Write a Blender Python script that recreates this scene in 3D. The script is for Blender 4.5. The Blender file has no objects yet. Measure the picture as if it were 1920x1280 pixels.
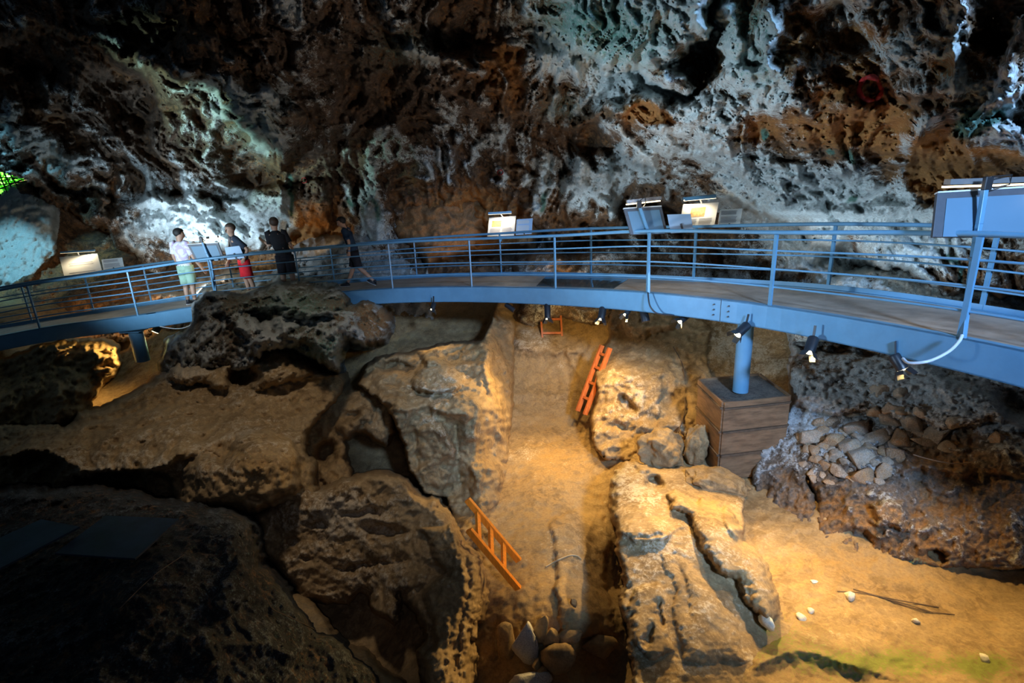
import bpy, math, random
import numpy as np
from mathutils import Vector, Matrix
random.seed(7)
RS = np.random.RandomState(11)
sc = bpy.context.scene
COL = sc.collection
# ------------------------------------------------------------------ camera
F_PX = 1000.0; PITCH = math.radians(16.5); ROLL = math.radians(2.5)
CAM = np.array([0.0, 0.0, 2.2])
Fw = np.array([0, math.cos(PITCH), -math.sin(PITCH)])
R0 = np.array([1.0, 0, 0]); U0 = np.array([0, math.sin(PITCH), math.cos(PITCH)])
Rt = R0*math.cos(ROLL) - U0*math.sin(ROLL)
Up = U0*math.cos(ROLL) + R0*math.sin(ROLL)
def raydir(px, py):
    px = np.asarray(px, float); py = np.asarray(py, float)
    a = ((px-960)/F_PX)[..., None]; b = ((640-py)/F_PX)[..., None]
    return Fw + a*Rt + b*Up
def at(px, py, t):
    return Vector(CAM + raydir(px, py)*t)
def t_for_z(px, py, z):
    return (z-CAM[2])/raydir(px, py)[..., 2]
def proj(p):
    d = np.asarray(p)-CAM; t = d@Fw
    return 960+F_PX*(d@Rt)/t, 640-F_PX*(d@Up)/t, t
cd = bpy.data.cameras.new('camera'); cam = bpy.data.objects.new('camera', cd); COL.objects.link(cam)
cd.lens = 36*F_PX/1920; cd.sensor_width = 36; cd.clip_end = 200
m = Matrix(((Rt[0], Up[0], -Fw[0], CAM[0]), (Rt[1], Up[1], -Fw[1], CAM[1]), (Rt[2], Up[2], -Fw[2], CAM[2]), (0, 0, 0, 1)))
cam.matrix_world = m; sc.camera = cam
# ------------------------------------------------------------------ noise
def _h(ix, iy, iz, s):
    n = (ix.astype(np.int64)*374761393 + iy.astype(np.int64)*668265263 + iz.astype(np.int64)*2147483647*3 + s*1274126177) & 0xFFFFFFFF
    n = ((n ^ (n >> 13))*1274126177) & 0xFFFFFFFF
    n = (n ^ (n >> 16)) & 0xFFFFFFFF
    n = (n*2246822519) & 0xFFFFFFFF
    return (n ^ (n >> 15)) & 0xFFFFFFFF
_G = np.array([[1,1,0],[-1,1,0],[1,-1,0],[-1,-1,0],[1,0,1],[-1,0,1],[1,0,-1],[-1,0,-1],[0,1,1],[0,-1,1],[0,1,-1],[0,-1,-1],[1,1,0],[-1,1,0],[0,-1,1],[0,-1,-1]], float)
def perlin(P, s=0):
    P = np.asarray(P, float); I = np.floor(P); f = P-I; I = I.astype(np.int64)
    u = f*f*f*(f*(f*6-15)+10)
    out = 0
    for dx in (0, 1):
        wx = u[:, 0] if dx else 1-u[:, 0]
        for dy in (0, 1):
            wy = u[:, 1] if dy else 1-u[:, 1]
            for dz in (0, 1):
                wz = u[:, 2] if dz else 1-u[:, 2]
                g = _G[_h(I[:, 0]+dx, I[:, 1]+dy, I[:, 2]+dz, s) & 15]
                out = out + wx*wy*wz*(g[:, 0]*(f[:, 0]-dx)+g[:, 1]*(f[:, 1]-dy)+g[:, 2]*(f[:, 2]-dz))
    return out
def fbm(P, octv=4, s=0, gain=.5, lac=2.03):
    a = 1; r = 0; P = np.asarray(P, float)
    for o in range(octv):
        r = r + a*perlin(P, s+o*17); a *= gain; P = P*lac
    return r
def ridged(P, octv=4, s=0, gain=.5, lac=2.1):
    a = 1; r = 0; P = np.asarray(P, float)
    for o in range(octv):
        r = r + a*(1-2.2*np.abs(perlin(P, s+o*17))); a *= gain; P = P*lac
    return r
def worley(P, s=0):
    P = np.asarray(P, float); I = np.floor(P).astype(np.int64); f1 = np.full(len(P), 9.0); f2 = f1.copy(); idm = np.zeros(len(P))
    for dx in (-1, 0, 1):
        for dy in (-1, 0, 1):
            for dz in (-1, 0, 1):
                J = I+np.array([dx, dy, dz])
                h = _h(J[:, 0], J[:, 1], J[:, 2], s)
                q = J + np.stack([(h & 1023), ((h >> 10) & 1023), ((h >> 20) & 1023)], 1)/1023.
                d = np.linalg.norm(P-q, axis=1)
                nf1 = np.minimum(f1, d); f2 = np.minimum(np.maximum(f1, d), f2)
                idm = np.where(d < f1, (h >> 5 & 255)/255., idm); f1 = nf1
    return f1, f2, idm
# ------------------------------------------------------------------ 2-D helpers on the sight lines
def sdist(poly, X, Y):
    """signed distance to a closed polygon, positive outside"""
    poly = np.asarray(poly, float); n = len(poly); D = np.full(X.shape, 1e18); ins = np.zeros(X.shape, bool)
    for i in range(n):
        a = poly[i]; b = poly[(i+1) % n]; e = b-a
        wx = X-a[0]; wy = Y-a[1]
        k = np.clip((wx*e[0]+wy*e[1])/(e@e+1e-9), 0, 1)
        D = np.minimum(D, (wx-e[0]*k)**2+(wy-e[1]*k)**2)
        c = ((a[1] > Y) != (b[1] > Y)) & (X < (b[0]-a[0])*(Y-a[1])/(b[1]-a[1]+1e-12)+a[0])
        ins ^= c
    D = np.sqrt(D); return np.where(ins, -D, D)
def pline(pts, X, Y):
    """distance to a polyline, side (+ below/right of travel) and parameter"""
    pts = np.asarray(pts, float); D = np.full(X.shape, 1e18); S = np.zeros(X.shape); T = np.zeros(X.shape)
    n = len(pts)-1
    for i in range(n):
        a = pts[i]; b = pts[i+1]; e = b-a
        wx = X-a[0]; wy = Y-a[1]
        k = np.clip((wx*e[0]+wy*e[1])/(e@e+1e-9), 0, 1)
        d = (wx-e[0]*k)**2+(wy-e[1]*k)**2
        s = np.sign(e[0]*wy-e[1]*wx); u = d < D
        D = np.where(u, d, D); S = np.where(u, s, S); T = np.where(u, (i+k)/n, T)
    return np.sqrt(D), S, T
def sstep(a, b, x):
    k = np.clip((x-a)/(b-a), 0, 1); return k*k*(3-2*k)
class Surf:
    """smooth surface through control points given as (px,py,distance) or (px,py,'z',height)"""
    def __init__(s, ctrl, c=40.):
        P = []; W = []
        for q in ctrl:
            t = q[2] if q[2] != 'z' else float(t_for_z(q[0], q[1], q[3]))
            P.append((q[0], q[1])); W.append(1./t)
        P = np.array(P, float)/1000; s.P = P; s.c = c/1000; n = len(P)
        K = np.sqrt(((P[:, None]-P[None])**2).sum(-1)+s.c**2)
        A = np.zeros((n+3, n+3)); A[:n, :n] = -K + np.eye(n)*1e-4; A[:n, n] = 1; A[:n, n+1:] = P; A[n, :n] = 1; A[n+1:, :n] = P.T
        s.w = np.linalg.solve(A, np.concatenate([W, [0, 0, 0]]))
    def __call__(s, X, Y):
        x = X/1000; y = Y/1000; r = s.w[-3]+s.w[-2]*x+s.w[-1]*y
        for i, p in enumerate(s.P):
            r = r - s.w[i]*np.sqrt((x-p[0])**2+(y-p[1])**2+s.c**2)
        return 1/np.clip(r, 1/60., 1/1.5)
# ------------------------------------------------------------------ object helpers
def tag(o, label=None, cat=None, group=None, kind=None):
    if label: o['label'] = label
    if cat: o['category'] = cat
    if group: o['group'] = group
    if kind: o['kind'] = kind
    return o
def empty(name, loc, label=None, cat=None, group=None):
    o = bpy.data.objects.new(name, None); COL.objects.link(o); o.location = loc; o.empty_display_size = .1
    return tag(o, label, cat, group)
def mkmesh(name, V, Fs, mat, smooth=False):
    me = bpy.data.meshes.new(name)
    V = np.asarray(V, dtype=np.float32)
    if isinstance(Fs, np.ndarray):
        me.vertices.add(len(V)); me.vertices.foreach_set('co', V.ravel())
        nf = len(Fs); k = Fs.shape[1]
        me.loops.add(nf*k); me.loops.foreach_set('vertex_index', Fs.astype(np.int32).ravel())
        me.polygons.add(nf); me.polygons.foreach_set('loop_start', np.arange(0, nf*k, k, dtype=np.int32))
        me.update(calc_edges=True); me.validate()
    else:
        me.from_pydata([tuple(map(float, v)) for v in V], [], Fs)
    if smooth: me.polygons.foreach_set('use_smooth', [True]*len(me.polygons))
    if mat: me.materials.append(mat)
    me.update(); return me
class MB:
    """collects shapes in world space; build() links them as one mesh object"""
    def __init__(s): s.v = []; s.f = []; s.sm = []
    def add(s, V, Fs, smooth=False):
        k = len(s.v); s.v += [Vector(v) for v in V]; s.f += [tuple(i+k for i in f) for f in Fs]; s.sm += [smooth]*len(Fs); return s
    def box(s, c, size, rot=None):
        c = Vector(c); hx, hy, hz = [k/2 for k in size]; V = []
        for z in (-hz, hz):
            for x, y in ((-hx, -hy), (hx, -hy), (hx, hy), (-hx, hy)):
                q = Vector((x, y, z)); V.append(c+(rot@q if rot else q))
        return s.add(V, [(3,2,1,0),(4,5,6,7),(0,1,5,4),(1,2,6,5),(2,3,7,6),(3,0,4,7)])
    def bar(s, a, b, w, h, up=(0, 0, 1)):
        """square bar from a to b"""
        a = Vector(a); b = Vector(b); d = (b-a).normalized(); u = Vector(up); x = d.cross(u)
        if x.length < 1e-4: x = d.cross(Vector((0, 1, 0)))
        x.normalize(); y = x.cross(d).normalized(); V = []
        for p in (a, b):
            for i, j in ((-1,-1),(1,-1),(1,1),(-1,1)): V.append(p+x*i*w/2+y*j*h/2)
        return s.add(V, [(3,2,1,0),(4,5,6,7),(0,1,5,4),(1,2,6,5),(2,3,7,6),(3,0,4,7)])
    def tube(s, pts, r, n=10, cap=True):
        pts = [Vector(p) for p in pts]; V = []; Fs = []; m_ = len(pts)
        rr = r if isinstance(r, (list, tuple)) else [r]*m_
        ref = None
        for i, p in enumerate(pts):
            d = (pts[min(i+1, m_-1)]-pts[max(i-1, 0)]).normalized()
            if ref is None:
                ref = d.orthogonal().normalized()
            x = (ref-d*ref.dot(d)).normalized(); ref = x; y = d.cross(x)
            for k in range(n):
                a = 2*math.pi*k/n; V.append(p+(x*math.cos(a)+y*math.sin(a))*rr[i])
        for i in range(m_-1):
            for k in range(n): Fs.append((i*n+k, i*n+(k+1) % n, (i+1)*n+(k+1) % n, (i+1)*n+k))
        s.add(V, Fs, True)
        if cap:
            s.add([V[k] for k in range(n)], [tuple(reversed(range(n)))]); s.add([V[(m_-1)*n+k] for k in range(n)], [tuple(range(n))])
        return s
    def ell(s, c, rad, n=14, mtx=None, f=None):
        c = Vector(c); V = []; Fs = []; k = n//2
        for i in range(k+1):
            th = math.pi*i/k
            for j in range(n):
                ph = 2*math.pi*j/n; q = Vector((rad[0]*math.sin(th)*math.cos(ph), rad[1]*math.sin(th)*math.sin(ph), rad[2]*math.cos(th)))
                if f: q = f(q)
                V.append(c+(mtx@q if mtx else q))
        for i in range(k):
            for j in range(n): Fs.append((i*n+j, (i+1)*n+j, (i+1)*n+(j+1) % n, i*n+(j+1) % n))
        return s.add(V, Fs, True)
    def build(s, name, mat, parent=None, bevel=0):
        me = bpy.data.meshes.new(name); o = bpy.data.objects.new(name, me); COL.objects.link(o)
        if parent is not None:
            org = parent.matrix_world.translation.copy() if parent.parent is None and parent.type == 'EMPTY' else None
            base = Vector(parent.location) if parent.parent is None else Vector(parent.location)+Vector(parent.parent.location)
            V = [v-base for v in s.v]; o.parent = parent
        else:
            c = sum(s.v, Vector())/len(s.v); zmin = min(v.z for v in s.v); c.z = zmin
            V = [v-c for v in s.v]; o.location = c
        me.from_pydata(V, [], s.f)
        me.polygons.foreach_set('use_smooth', s.sm); me.materials.append(mat); me.update()
        if bevel:
            b = o.modifiers.new('bevel', 'BEVEL'); b.width = bevel; b.segments = 2; b.limit_method = 'ANGLE'
        return o
# ------------------------------------------------------------------ materials
def nmat(name):
    mt = bpy.data.materials.new(name); mt.use_nodes = True; nt = mt.node_tree
    b = nt.nodes['Principled BSDF']; return mt, nt, b
def N(nt, typ, **kw):
    n = nt.nodes.new(typ)
    for k, v in kw.items():
        if k in ('operation', 'blend_type', 'data_type', 'attribute_name', 'feature', 'noise_dimensions', 'distance', 'wave_type', 'bands_direction'): setattr(n, k, v)
        else: n.inputs[k.replace('_', ' ')].default_value = v
    return n
def mixc(nt, fac, a, b, bt='MIX'):
    n = nt.nodes.new('ShaderNodeMix'); n.data_type = 'RGBA'; n.blend_type = bt
    for s, v in ((0, fac), (6, a), (7, b)):
        if hasattr(v, 'is_output') or isinstance(v, bpy.types.NodeSocket): nt.links.new(v, n.inputs[s])
        else: n.inputs[s].default_value = v if s == 0 else (v[0], v[1], v[2], 1)
    return n.outputs[2]
def ramp(nt, src, lo, hi):
    n = nt.nodes.new('ShaderNodeMapRange'); n.interpolation_type = 'SMOOTHSTEP'; n.inputs[1].default_value = lo; n.inputs[2].default_value = hi
    nt.links.new(src, n.inputs[0]); return n.outputs[0]
def math_(nt, op, a, b=None):
    n = nt.nodes.new('ShaderNodeMath'); n.operation = op
    for i, v in enumerate((a, b)):
        if v is None: continue
        if isinstance(v, bpy.types.NodeSocket): nt.links.new(v, n.inputs[i])
        else: n.inputs[i].default_value = v
    return n.outputs[0]
def rock_mat(name, base, dark, calc=(.62, .66, .66), ochre=(.42, .2, .06), moss=(.12, .3, .24), bump=.5, scale=1., rough=.85, spec=.3, grain=(.62, 1.25)):
    mt, nt, b = nmat(name)
    tc = nt.nodes.new('ShaderNodeNewGeometry').outputs['Position']
    at_ = nt.nodes.new('ShaderNodeAttribute'); at_.attribute_name = 'paint'
    sp = nt.nodes.new('ShaderNodeSeparateColor'); nt.links.new(at_.outputs['Color'], sp.inputs[0])
    def noise(sc_, det, rough_=.6, dist=0.):
        n = N(nt, 'ShaderNodeTexNoise', Scale=sc_*scale, Detail=det, Roughness=rough_, Distortion=dist); nt.links.new(tc, n.inputs['Vector']); return n.outputs[0]
    n1 = noise(.9, 8, .65, .4); n2 = noise(5, 9, .7, .6); n3 = noise(22, 6, .7); n4 = noise(60, 4, .7)
    c = mixc(nt, ramp(nt, n1, .35, .65), dark, base)
    c = mixc(nt, math_(nt, 'MULTIPLY', ramp(nt, n2, .42, .6), .55), c, [k*1.35 for k in base])
    # ochre, calcite, moss: broad amount from the paint attribute, broken up by fine noise
    def amt(ch, n, w=.28):
        a = math_(nt, 'ADD', ch, math_(nt, 'MULTIPLY', math_(nt, 'SUBTRACT', n, .5), 2.0)); return ramp(nt, a, .5-w, .5+w)
    c = mixc(nt, amt(sp.outputs[1], n2, .4), c, ochre)
    n23 = math_(nt, 'MULTIPLY', math_(nt, 'ADD', n2, n3), .5)
    c = mixc(nt, amt(sp.outputs[0], n23, .16), c, calc)
    c = mixc(nt, amt(sp.outputs[2], n3, .3), c, moss)
    v = mixc(nt, 1., c, mixc(nt, ramp(nt, n3, .3, .7), (grain[0], grain[0]*.98, grain[0]*.95), (grain[1],)*3), 'MULTIPLY')
    nt.links.new(v, b.inputs['Base Color']); b.inputs['Roughness'].default_value = rough
    b.inputs['Specular IOR Level'].default_value = spec
    h = math_(nt, 'ADD', math_(nt, 'MULTIPLY', n2, 1.), math_(nt, 'ADD', math_(nt, 'MULTIPLY', n3, .45), math_(nt, 'MULTIPLY', n4, .16)))
    bp = nt.nodes.new('ShaderNodeBump'); bp.inputs['Strength'].default_value = bump; bp.inputs['Distance'].default_value = .12/scale
    nt.links.new(h, bp.inputs['Height']); nt.links.new(bp.outputs[0], b.inputs['Normal'])
    return mt
def flat_mat(name, colr, rough=.5, metal=0., var=.15, scale=6., bump=0., emit=0, ecol=None, stretch=None, spec=.5):
    mt, nt, b = nmat(name)
    g = nt.nodes.new('ShaderNodeNewGeometry').outputs['Position']
    mp = nt.nodes.new('ShaderNodeMapping'); nt.links.new(g, mp.inputs[0])
    if stretch: mp.inputs['Scale'].default_value = stretch
    n = N(nt, 'ShaderNodeTexNoise', Scale=scale, Detail=6., Roughness=.65); nt.links.new(mp.outputs[0], n.inputs['Vector'])
    c = mixc(nt, ramp(nt, n.outputs[0], .3, .7), [k*(1-var) for k in colr], [min(1, k*(1+var)) for k in colr])
    nt.links.new(c, b.inputs['Base Color']); b.inputs['Roughness'].default_value = rough; b.inputs['Metallic'].default_value = metal
    b.inputs['Specular IOR Level'].default_value = spec
    if bump:
        bp = nt.nodes.new('ShaderNodeBump'); bp.inputs['Strength'].default_value = bump; bp.inputs['Distance'].default_value = .02
        nt.links.new(n.outputs[0], bp.inputs['Height']); nt.links.new(bp.outputs[0], b.inputs['Normal'])
    if emit:
        b.inputs['Emission Color'].default_value = (*(ecol or colr), 1); b.inputs['Emission Strength'].default_value = emit
    return mt
M = {}
M['cave'] = rock_mat('cave_limestone', (.17, .12, .085), (.06, .038, .024), calc=(.6, .66, .66), ochre=(.36, .17, .05), moss=(.1, .21, .17), bump=.5)
M['pit'] = rock_mat('excavated_earth', (.36, .25, .13), (.22, .14, .065), calc=(.52, .43, .31), grain=(.82, 1.12), ochre=(.4, .24, .085), moss=(.2, .22, .05), bump=.22, scale=1.2)
M['grey_rock'] = rock_mat('weathered_grey_rock', (.2, .16, .13), (.1, .075, .055), calc=(.46, .47, .47), ochre=(.32, .17, .07), moss=(.1, .22, .18), bump=.6, scale=1.3)
M['stone'] = rock_mat('loose_stone', (.42, .35, .28), (.3, .22, .15), calc=(.55, .53, .5), ochre=(.4, .22, .09), bump=.3, scale=3.)
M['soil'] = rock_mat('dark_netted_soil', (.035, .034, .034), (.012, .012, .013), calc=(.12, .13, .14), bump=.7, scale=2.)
# ------------------------------------------------------------------ rock relief builder
def blobs(lst, X, Y):
    r = np.zeros(X.shape)
    for q in lst:
        cx, cy, rx, ry = q[:4]; a = math.radians(q[4]) if len(q) > 4 else 0; s = q[5] if len(q) > 5 else 1
        dx = X-cx; dy = Y-cy; u = dx*math.cos(a)+dy*math.sin(a); v = -dx*math.sin(a)+dy*math.cos(a)
        r = r + s*np.exp(-((u/rx)**2+(v/ry)**2))
    return r
def lines(lst, X, Y):
    r = np.zeros(X.shape)
    for pts, w, s in lst:
        d, _, _ = pline(pts, X, Y); r = np.maximum(r, s*np.exp(-(d/w)**2)) if s > 0 else r+s*np.exp(-(d/w)**2)
    return r
def feat(X, Y, t, fs):
    """fs: relief features. ('bulge',poly,h,edge) ('ridge',pts,h,wide,sharp) ('drip',pts,h,w0,w1) ('pit',cx,cy,rx,ry,ang,h)"""
    for f in fs:
        if f[0] == 'bulge':
            sd = sdist(f[1], X, Y); k = np.clip(-sd/f[3], 0, 1); t = t - f[2]*np.sqrt(1-(1-k)**2)
        elif f[0] == 'ridge':
            d, s, T = pline(f[1], X, Y); w = np.where(s > 0, f[4], f[3]); fade = np.clip(np.minimum(T, 1-T)*6+.25, 0, 1)
            t = t - f[2]*np.exp(-d/w)*fade
        elif f[0] == 'drip':
            d, s, T = pline(f[1], X, Y); w = f[3]+(f[4]-f[3])*T
            t = t - f[2]*np.sqrt(np.clip(1-(d/w)**2, 0, 1))
        elif f[0] == 'slope':
            d, s, T = pline(f[1], X, Y); t = t + np.where(s < 0 if f[3] < 0 else s > 0, np.minimum(d, f[4])*f[2], 0)
        elif f[0] == 'pit':
            b = blobs([f[1:6]+(1,)], X, Y); t = t + f[6]*sstep(.1, .8, b)
    return t
LAY = {}
class Layer:
    def __init__(s, ctrl, poly=None, fs=(), edge=12, er=.35, k=.12, nz=((1.2, .35, 'f'), (3.5, .12, 'r'), (9, .035, 'f')), warp=(14, 4), stretch=(1, 1, 1), c=40., seed=0, flow=None, tmin=None):
        s.tmin = tmin
        s.flow = flow
        s.S = Surf(ctrl, c); s.poly = poly; s.fs = fs; s.edge = edge; s.er = er; s.k = k; s.nz = nz; s.warp = warp; s.stretch = np.array(stretch, float); s.seed = seed
    def depth(s, X, Y, full=True):
        X = np.asarray(X, float); Y = np.asarray(Y, float); sh = X.shape; X = X.ravel(); Y = Y.ravel()
        Q = np.stack([X/70, Y/70, np.full(X.shape, 3.3+s.seed)], 1)
        wx = s.warp[0]*fbm(Q, 2, 5+s.seed)+s.warp[1]*fbm(Q*6, 3, 9+s.seed); wy = s.warp[0]*fbm(Q, 2, 25+s.seed)+s.warp[1]*fbm(Q*6, 3, 29+s.seed)
        Xw = X+wx; Yw = Y+wy
        t = s.S(X, Y); t0 = t.copy(); t = feat(Xw, Yw, t, s.fs)
        sd = np.full(X.shape, -1e3)
        if s.poly is not None:
            sd = sdist(s.poly, Xw, Yw)
            k = np.clip((s.edge+sd)/s.edge, 0, 1)
            t = t + s.er*(1-np.sqrt(np.clip(1-k*k, 0, 1))) + np.maximum(sd, 0)*s.k
        P = (CAM + raydir(X, Y)*t0[:, None])*s.stretch
        sc_ = np.clip(t0/10, .5, 1.6); hs = np.zeros(X.shape)
        for fr, am, ty in s.nz:
            if ty == 'f': n = fbm(P*fr, 4 if fr < 5 else 3, 40+int(fr*7)+s.seed)
            elif ty == 'r': n = ridged(P*fr+.35*np.stack([fbm(P*fr*.7, 2, 3), fbm(P*fr*.7, 2, 4), fbm(P*fr*.7, 2, 6)], 1), 3, 60+int(fr*7)+s.seed)-.6
            elif ty == 'w':
                f1, f2, idm = worley(P*fr+.25*fbm(P*fr*1.3, 2, 8)[:, None], 70+s.seed); n = -(np.minimum(f2-f1, .35)/.35-.5)*.8-(idm-.5)*.7; n = -n
            elif ty in 'abcd':
                th = math.radians({'a': 38, 'b': 84, 'c': 24, 'd': 62}[ty]); u = (X*math.cos(th)+Y*math.sin(th)); v = (-X*math.sin(th)+Y*math.cos(th))
                # fr = size across the flow in px
                Qw = np.stack([X/150, Y/150, np.full(X.shape, fr*.1)], 1); w1 = fbm(Qw, 3, 13)*90
                Q2 = np.stack([u/(fr*4.2)+w1/200, (v+w1)/fr, np.full(X.shape, fr*.37+s.seed)], 1)
                n = ridged(Q2, 3, 33+int(fr), .5)-.45
                if s.flow is not None: n = n*s.flow(ty, X, Y)
            t = t - n*am*sc_; hs += n*am
        s.crest = hs.reshape(sh)
        if s.tmin:
            tm = np.interp(X, [q[0] for q in s.tmin], [q[1] for q in s.tmin])-8*(1-sstep(345, 412, Y)); t = tm+np.where(t-tm > 1.2, t-tm, 1.2*np.exp(np.minimum(0, t-tm-1.2)/1.2)) + 0*tm
        return t.reshape(sh), sd.reshape(sh)
def relief(name, lay, box, step, mat, paint=None, cut=26, region=None, kind=None, crest=None):
    x0, y0, x1, y1 = box
    nx = int((x1-x0)/step)+1; ny = int((y1-y0)/step)+1
    X, Y = np.meshgrid(np.linspace(x0, x1, nx), np.linspace(y0, y1, ny))
    t, sd = lay.depth(X, Y)
    D = raydir(X, Y); P = CAM + D*t[..., None]
    I = np.arange(nx*ny).reshape(ny, nx)
    Fc = np.stack([I[1:, :-1], I[1:, 1:], I[:-1, 1:], I[:-1, :-1]], -1)
    keep = np.minimum(np.minimum(sd[1:, :-1], sd[1:, 1:]), np.minimum(sd[:-1, 1:], sd[:-1, :-1])) < cut
    if region is not None: keep &= region((X[1:, 1:]+X[:-1, :-1])/2, (Y[1:, 1:]+Y[:-1, :-1])/2)
    Fc = Fc[keep]
    used = np.unique(Fc); mp = np.full(nx*ny, -1, np.int64); mp[used] = np.arange(len(used)); Fc = mp[Fc]
    V = P.reshape(-1, 3)[used]
    org = V.mean(0); org[2] = V[:, 2].min()
    me = mkmesh(name, V-org, Fc, mat, True)
    Xf = X.ravel()[used]; Yf = Y.ravel()[used]
    ca = me.color_attributes.new('paint', 'FLOAT_COLOR', 'POINT'); A = np.zeros((len(used), 4), np.float32); A[:, 3] = 1
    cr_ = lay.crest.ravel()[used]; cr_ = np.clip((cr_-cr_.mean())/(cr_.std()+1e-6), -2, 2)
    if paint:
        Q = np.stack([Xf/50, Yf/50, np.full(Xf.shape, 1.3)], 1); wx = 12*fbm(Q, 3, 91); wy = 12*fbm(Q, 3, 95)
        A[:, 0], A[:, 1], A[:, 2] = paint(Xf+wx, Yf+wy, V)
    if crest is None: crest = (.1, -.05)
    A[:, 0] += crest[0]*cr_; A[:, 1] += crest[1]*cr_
    ca.data.foreach_set('color', A.ravel())
    o = bpy.data.objects.new(name, me); COL.objects.link(o); o.location = org
    if kind: o['kind'] = kind
    return o
# ------------------------------------------------------------------ the cave: ceiling and back wall
TM = [(0,15.1),(430,15.2),(700,15.3),(940,14.1),(1108,12.4),(1300,10.95),(1552,9.1),(1840,7.3),(2200,6.0)]
M1 = [(150,62),(230,92),(300,105),(330,70),(300,10),(320,-60),(380,-60),(400,60),(450,120),(500,150),(540,185),(566,235),(545,300),(522,325),(485,300),(440,262),(400,205),(352,168),(300,140),(235,118)]
M2 = [(925,-420),(945,-60),(962,12),(1000,60),(1060,78),(1110,105),(1180,140),(1240,165),(1292,192),(1300,150),(1262,120),(1290,85),(1328,72),(1335,0),(1325,-100),(1325,-420)]
M3 = [(700,-60),(706,30),(745,90),(795,112),(850,130),(905,150),(910,130),(850,100),(800,95),(775,40),(765,-60)]
M4 = [(1085,225),(1130,262),(1180,290),(1215,330),(1262,362),(1300,378),(1420,398),(1500,432),(1600,470),(1700,520),(2300,640),(2300,-420),(1345,-420),(1352,60),(1318,130),(1300,205),(1200,172),(1130,190)]
M5 = [(1058,305),(1082,283),(1105,300),(1125,282),(1150,290),(1162,340),(1172,398),(1140,412),(1100,416),(1070,405),(1052,372),(1048,335)]
M6 = [(-300,250),(0,300),(60,322),(110,352),(170,372),(225,380),(330,365),(430,372),(520,350),(600,350),(612,430),(560,448),(490,462),(420,470),(340,478),(300,508),(262,497),(205,452),(165,425),(135,402),(90,372),(40,342),(0,328),(-300,300)]
SH = [(-500,300),(-60,312),(0,318),(42,333),(92,362),(135,398),(165,425),(205,452),(262,497),(330,540),(330,700),(2400,700),(2400,-700),(-500,-700)]
cave_ctrl = [(-400,-400,13),(0,-300,12),(500,-400,9),(960,-400,7.5),(1500,-400,5.5),(2200,-400,4.2),
 (0,0,14),(300,60,12.5),(600,0,11),(960,0,9.3),(1300,0,7.6),(1650,0,6.4),(1920,0,5.8),(2300,0,5.2),
 (-300,280,17),(0,250,16.5),(150,250,17.5),(300,250,16),(520,250,14.2),(700,200,14),(900,200,12.6),(1100,200,11.2),(1300,220,9.6),(1500,220,8.5),(1750,220,7.4),(1920,220,7),(2300,220,6.4),
 (150,400,19.4),(300,450,19.4),(450,420,18.7),(620,400,17.8),(700,330,15.8),(860,320,15),(1000,330,14.2),(1150,360,14),(1300,350,13.2),(1500,380,12),(1700,380,10.5),(1900,380,9.5),(2300,380,7.6),
 (450,520,20),(700,560,17.6),(900,480,17.2),(1100,470,16.4),(1300,500,14.5),(1500,560,12.8),(1700,560,11),(1900,560,9.8),(2300,600,8),(900,620,17.6),(1200,640,15.5)]
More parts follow.
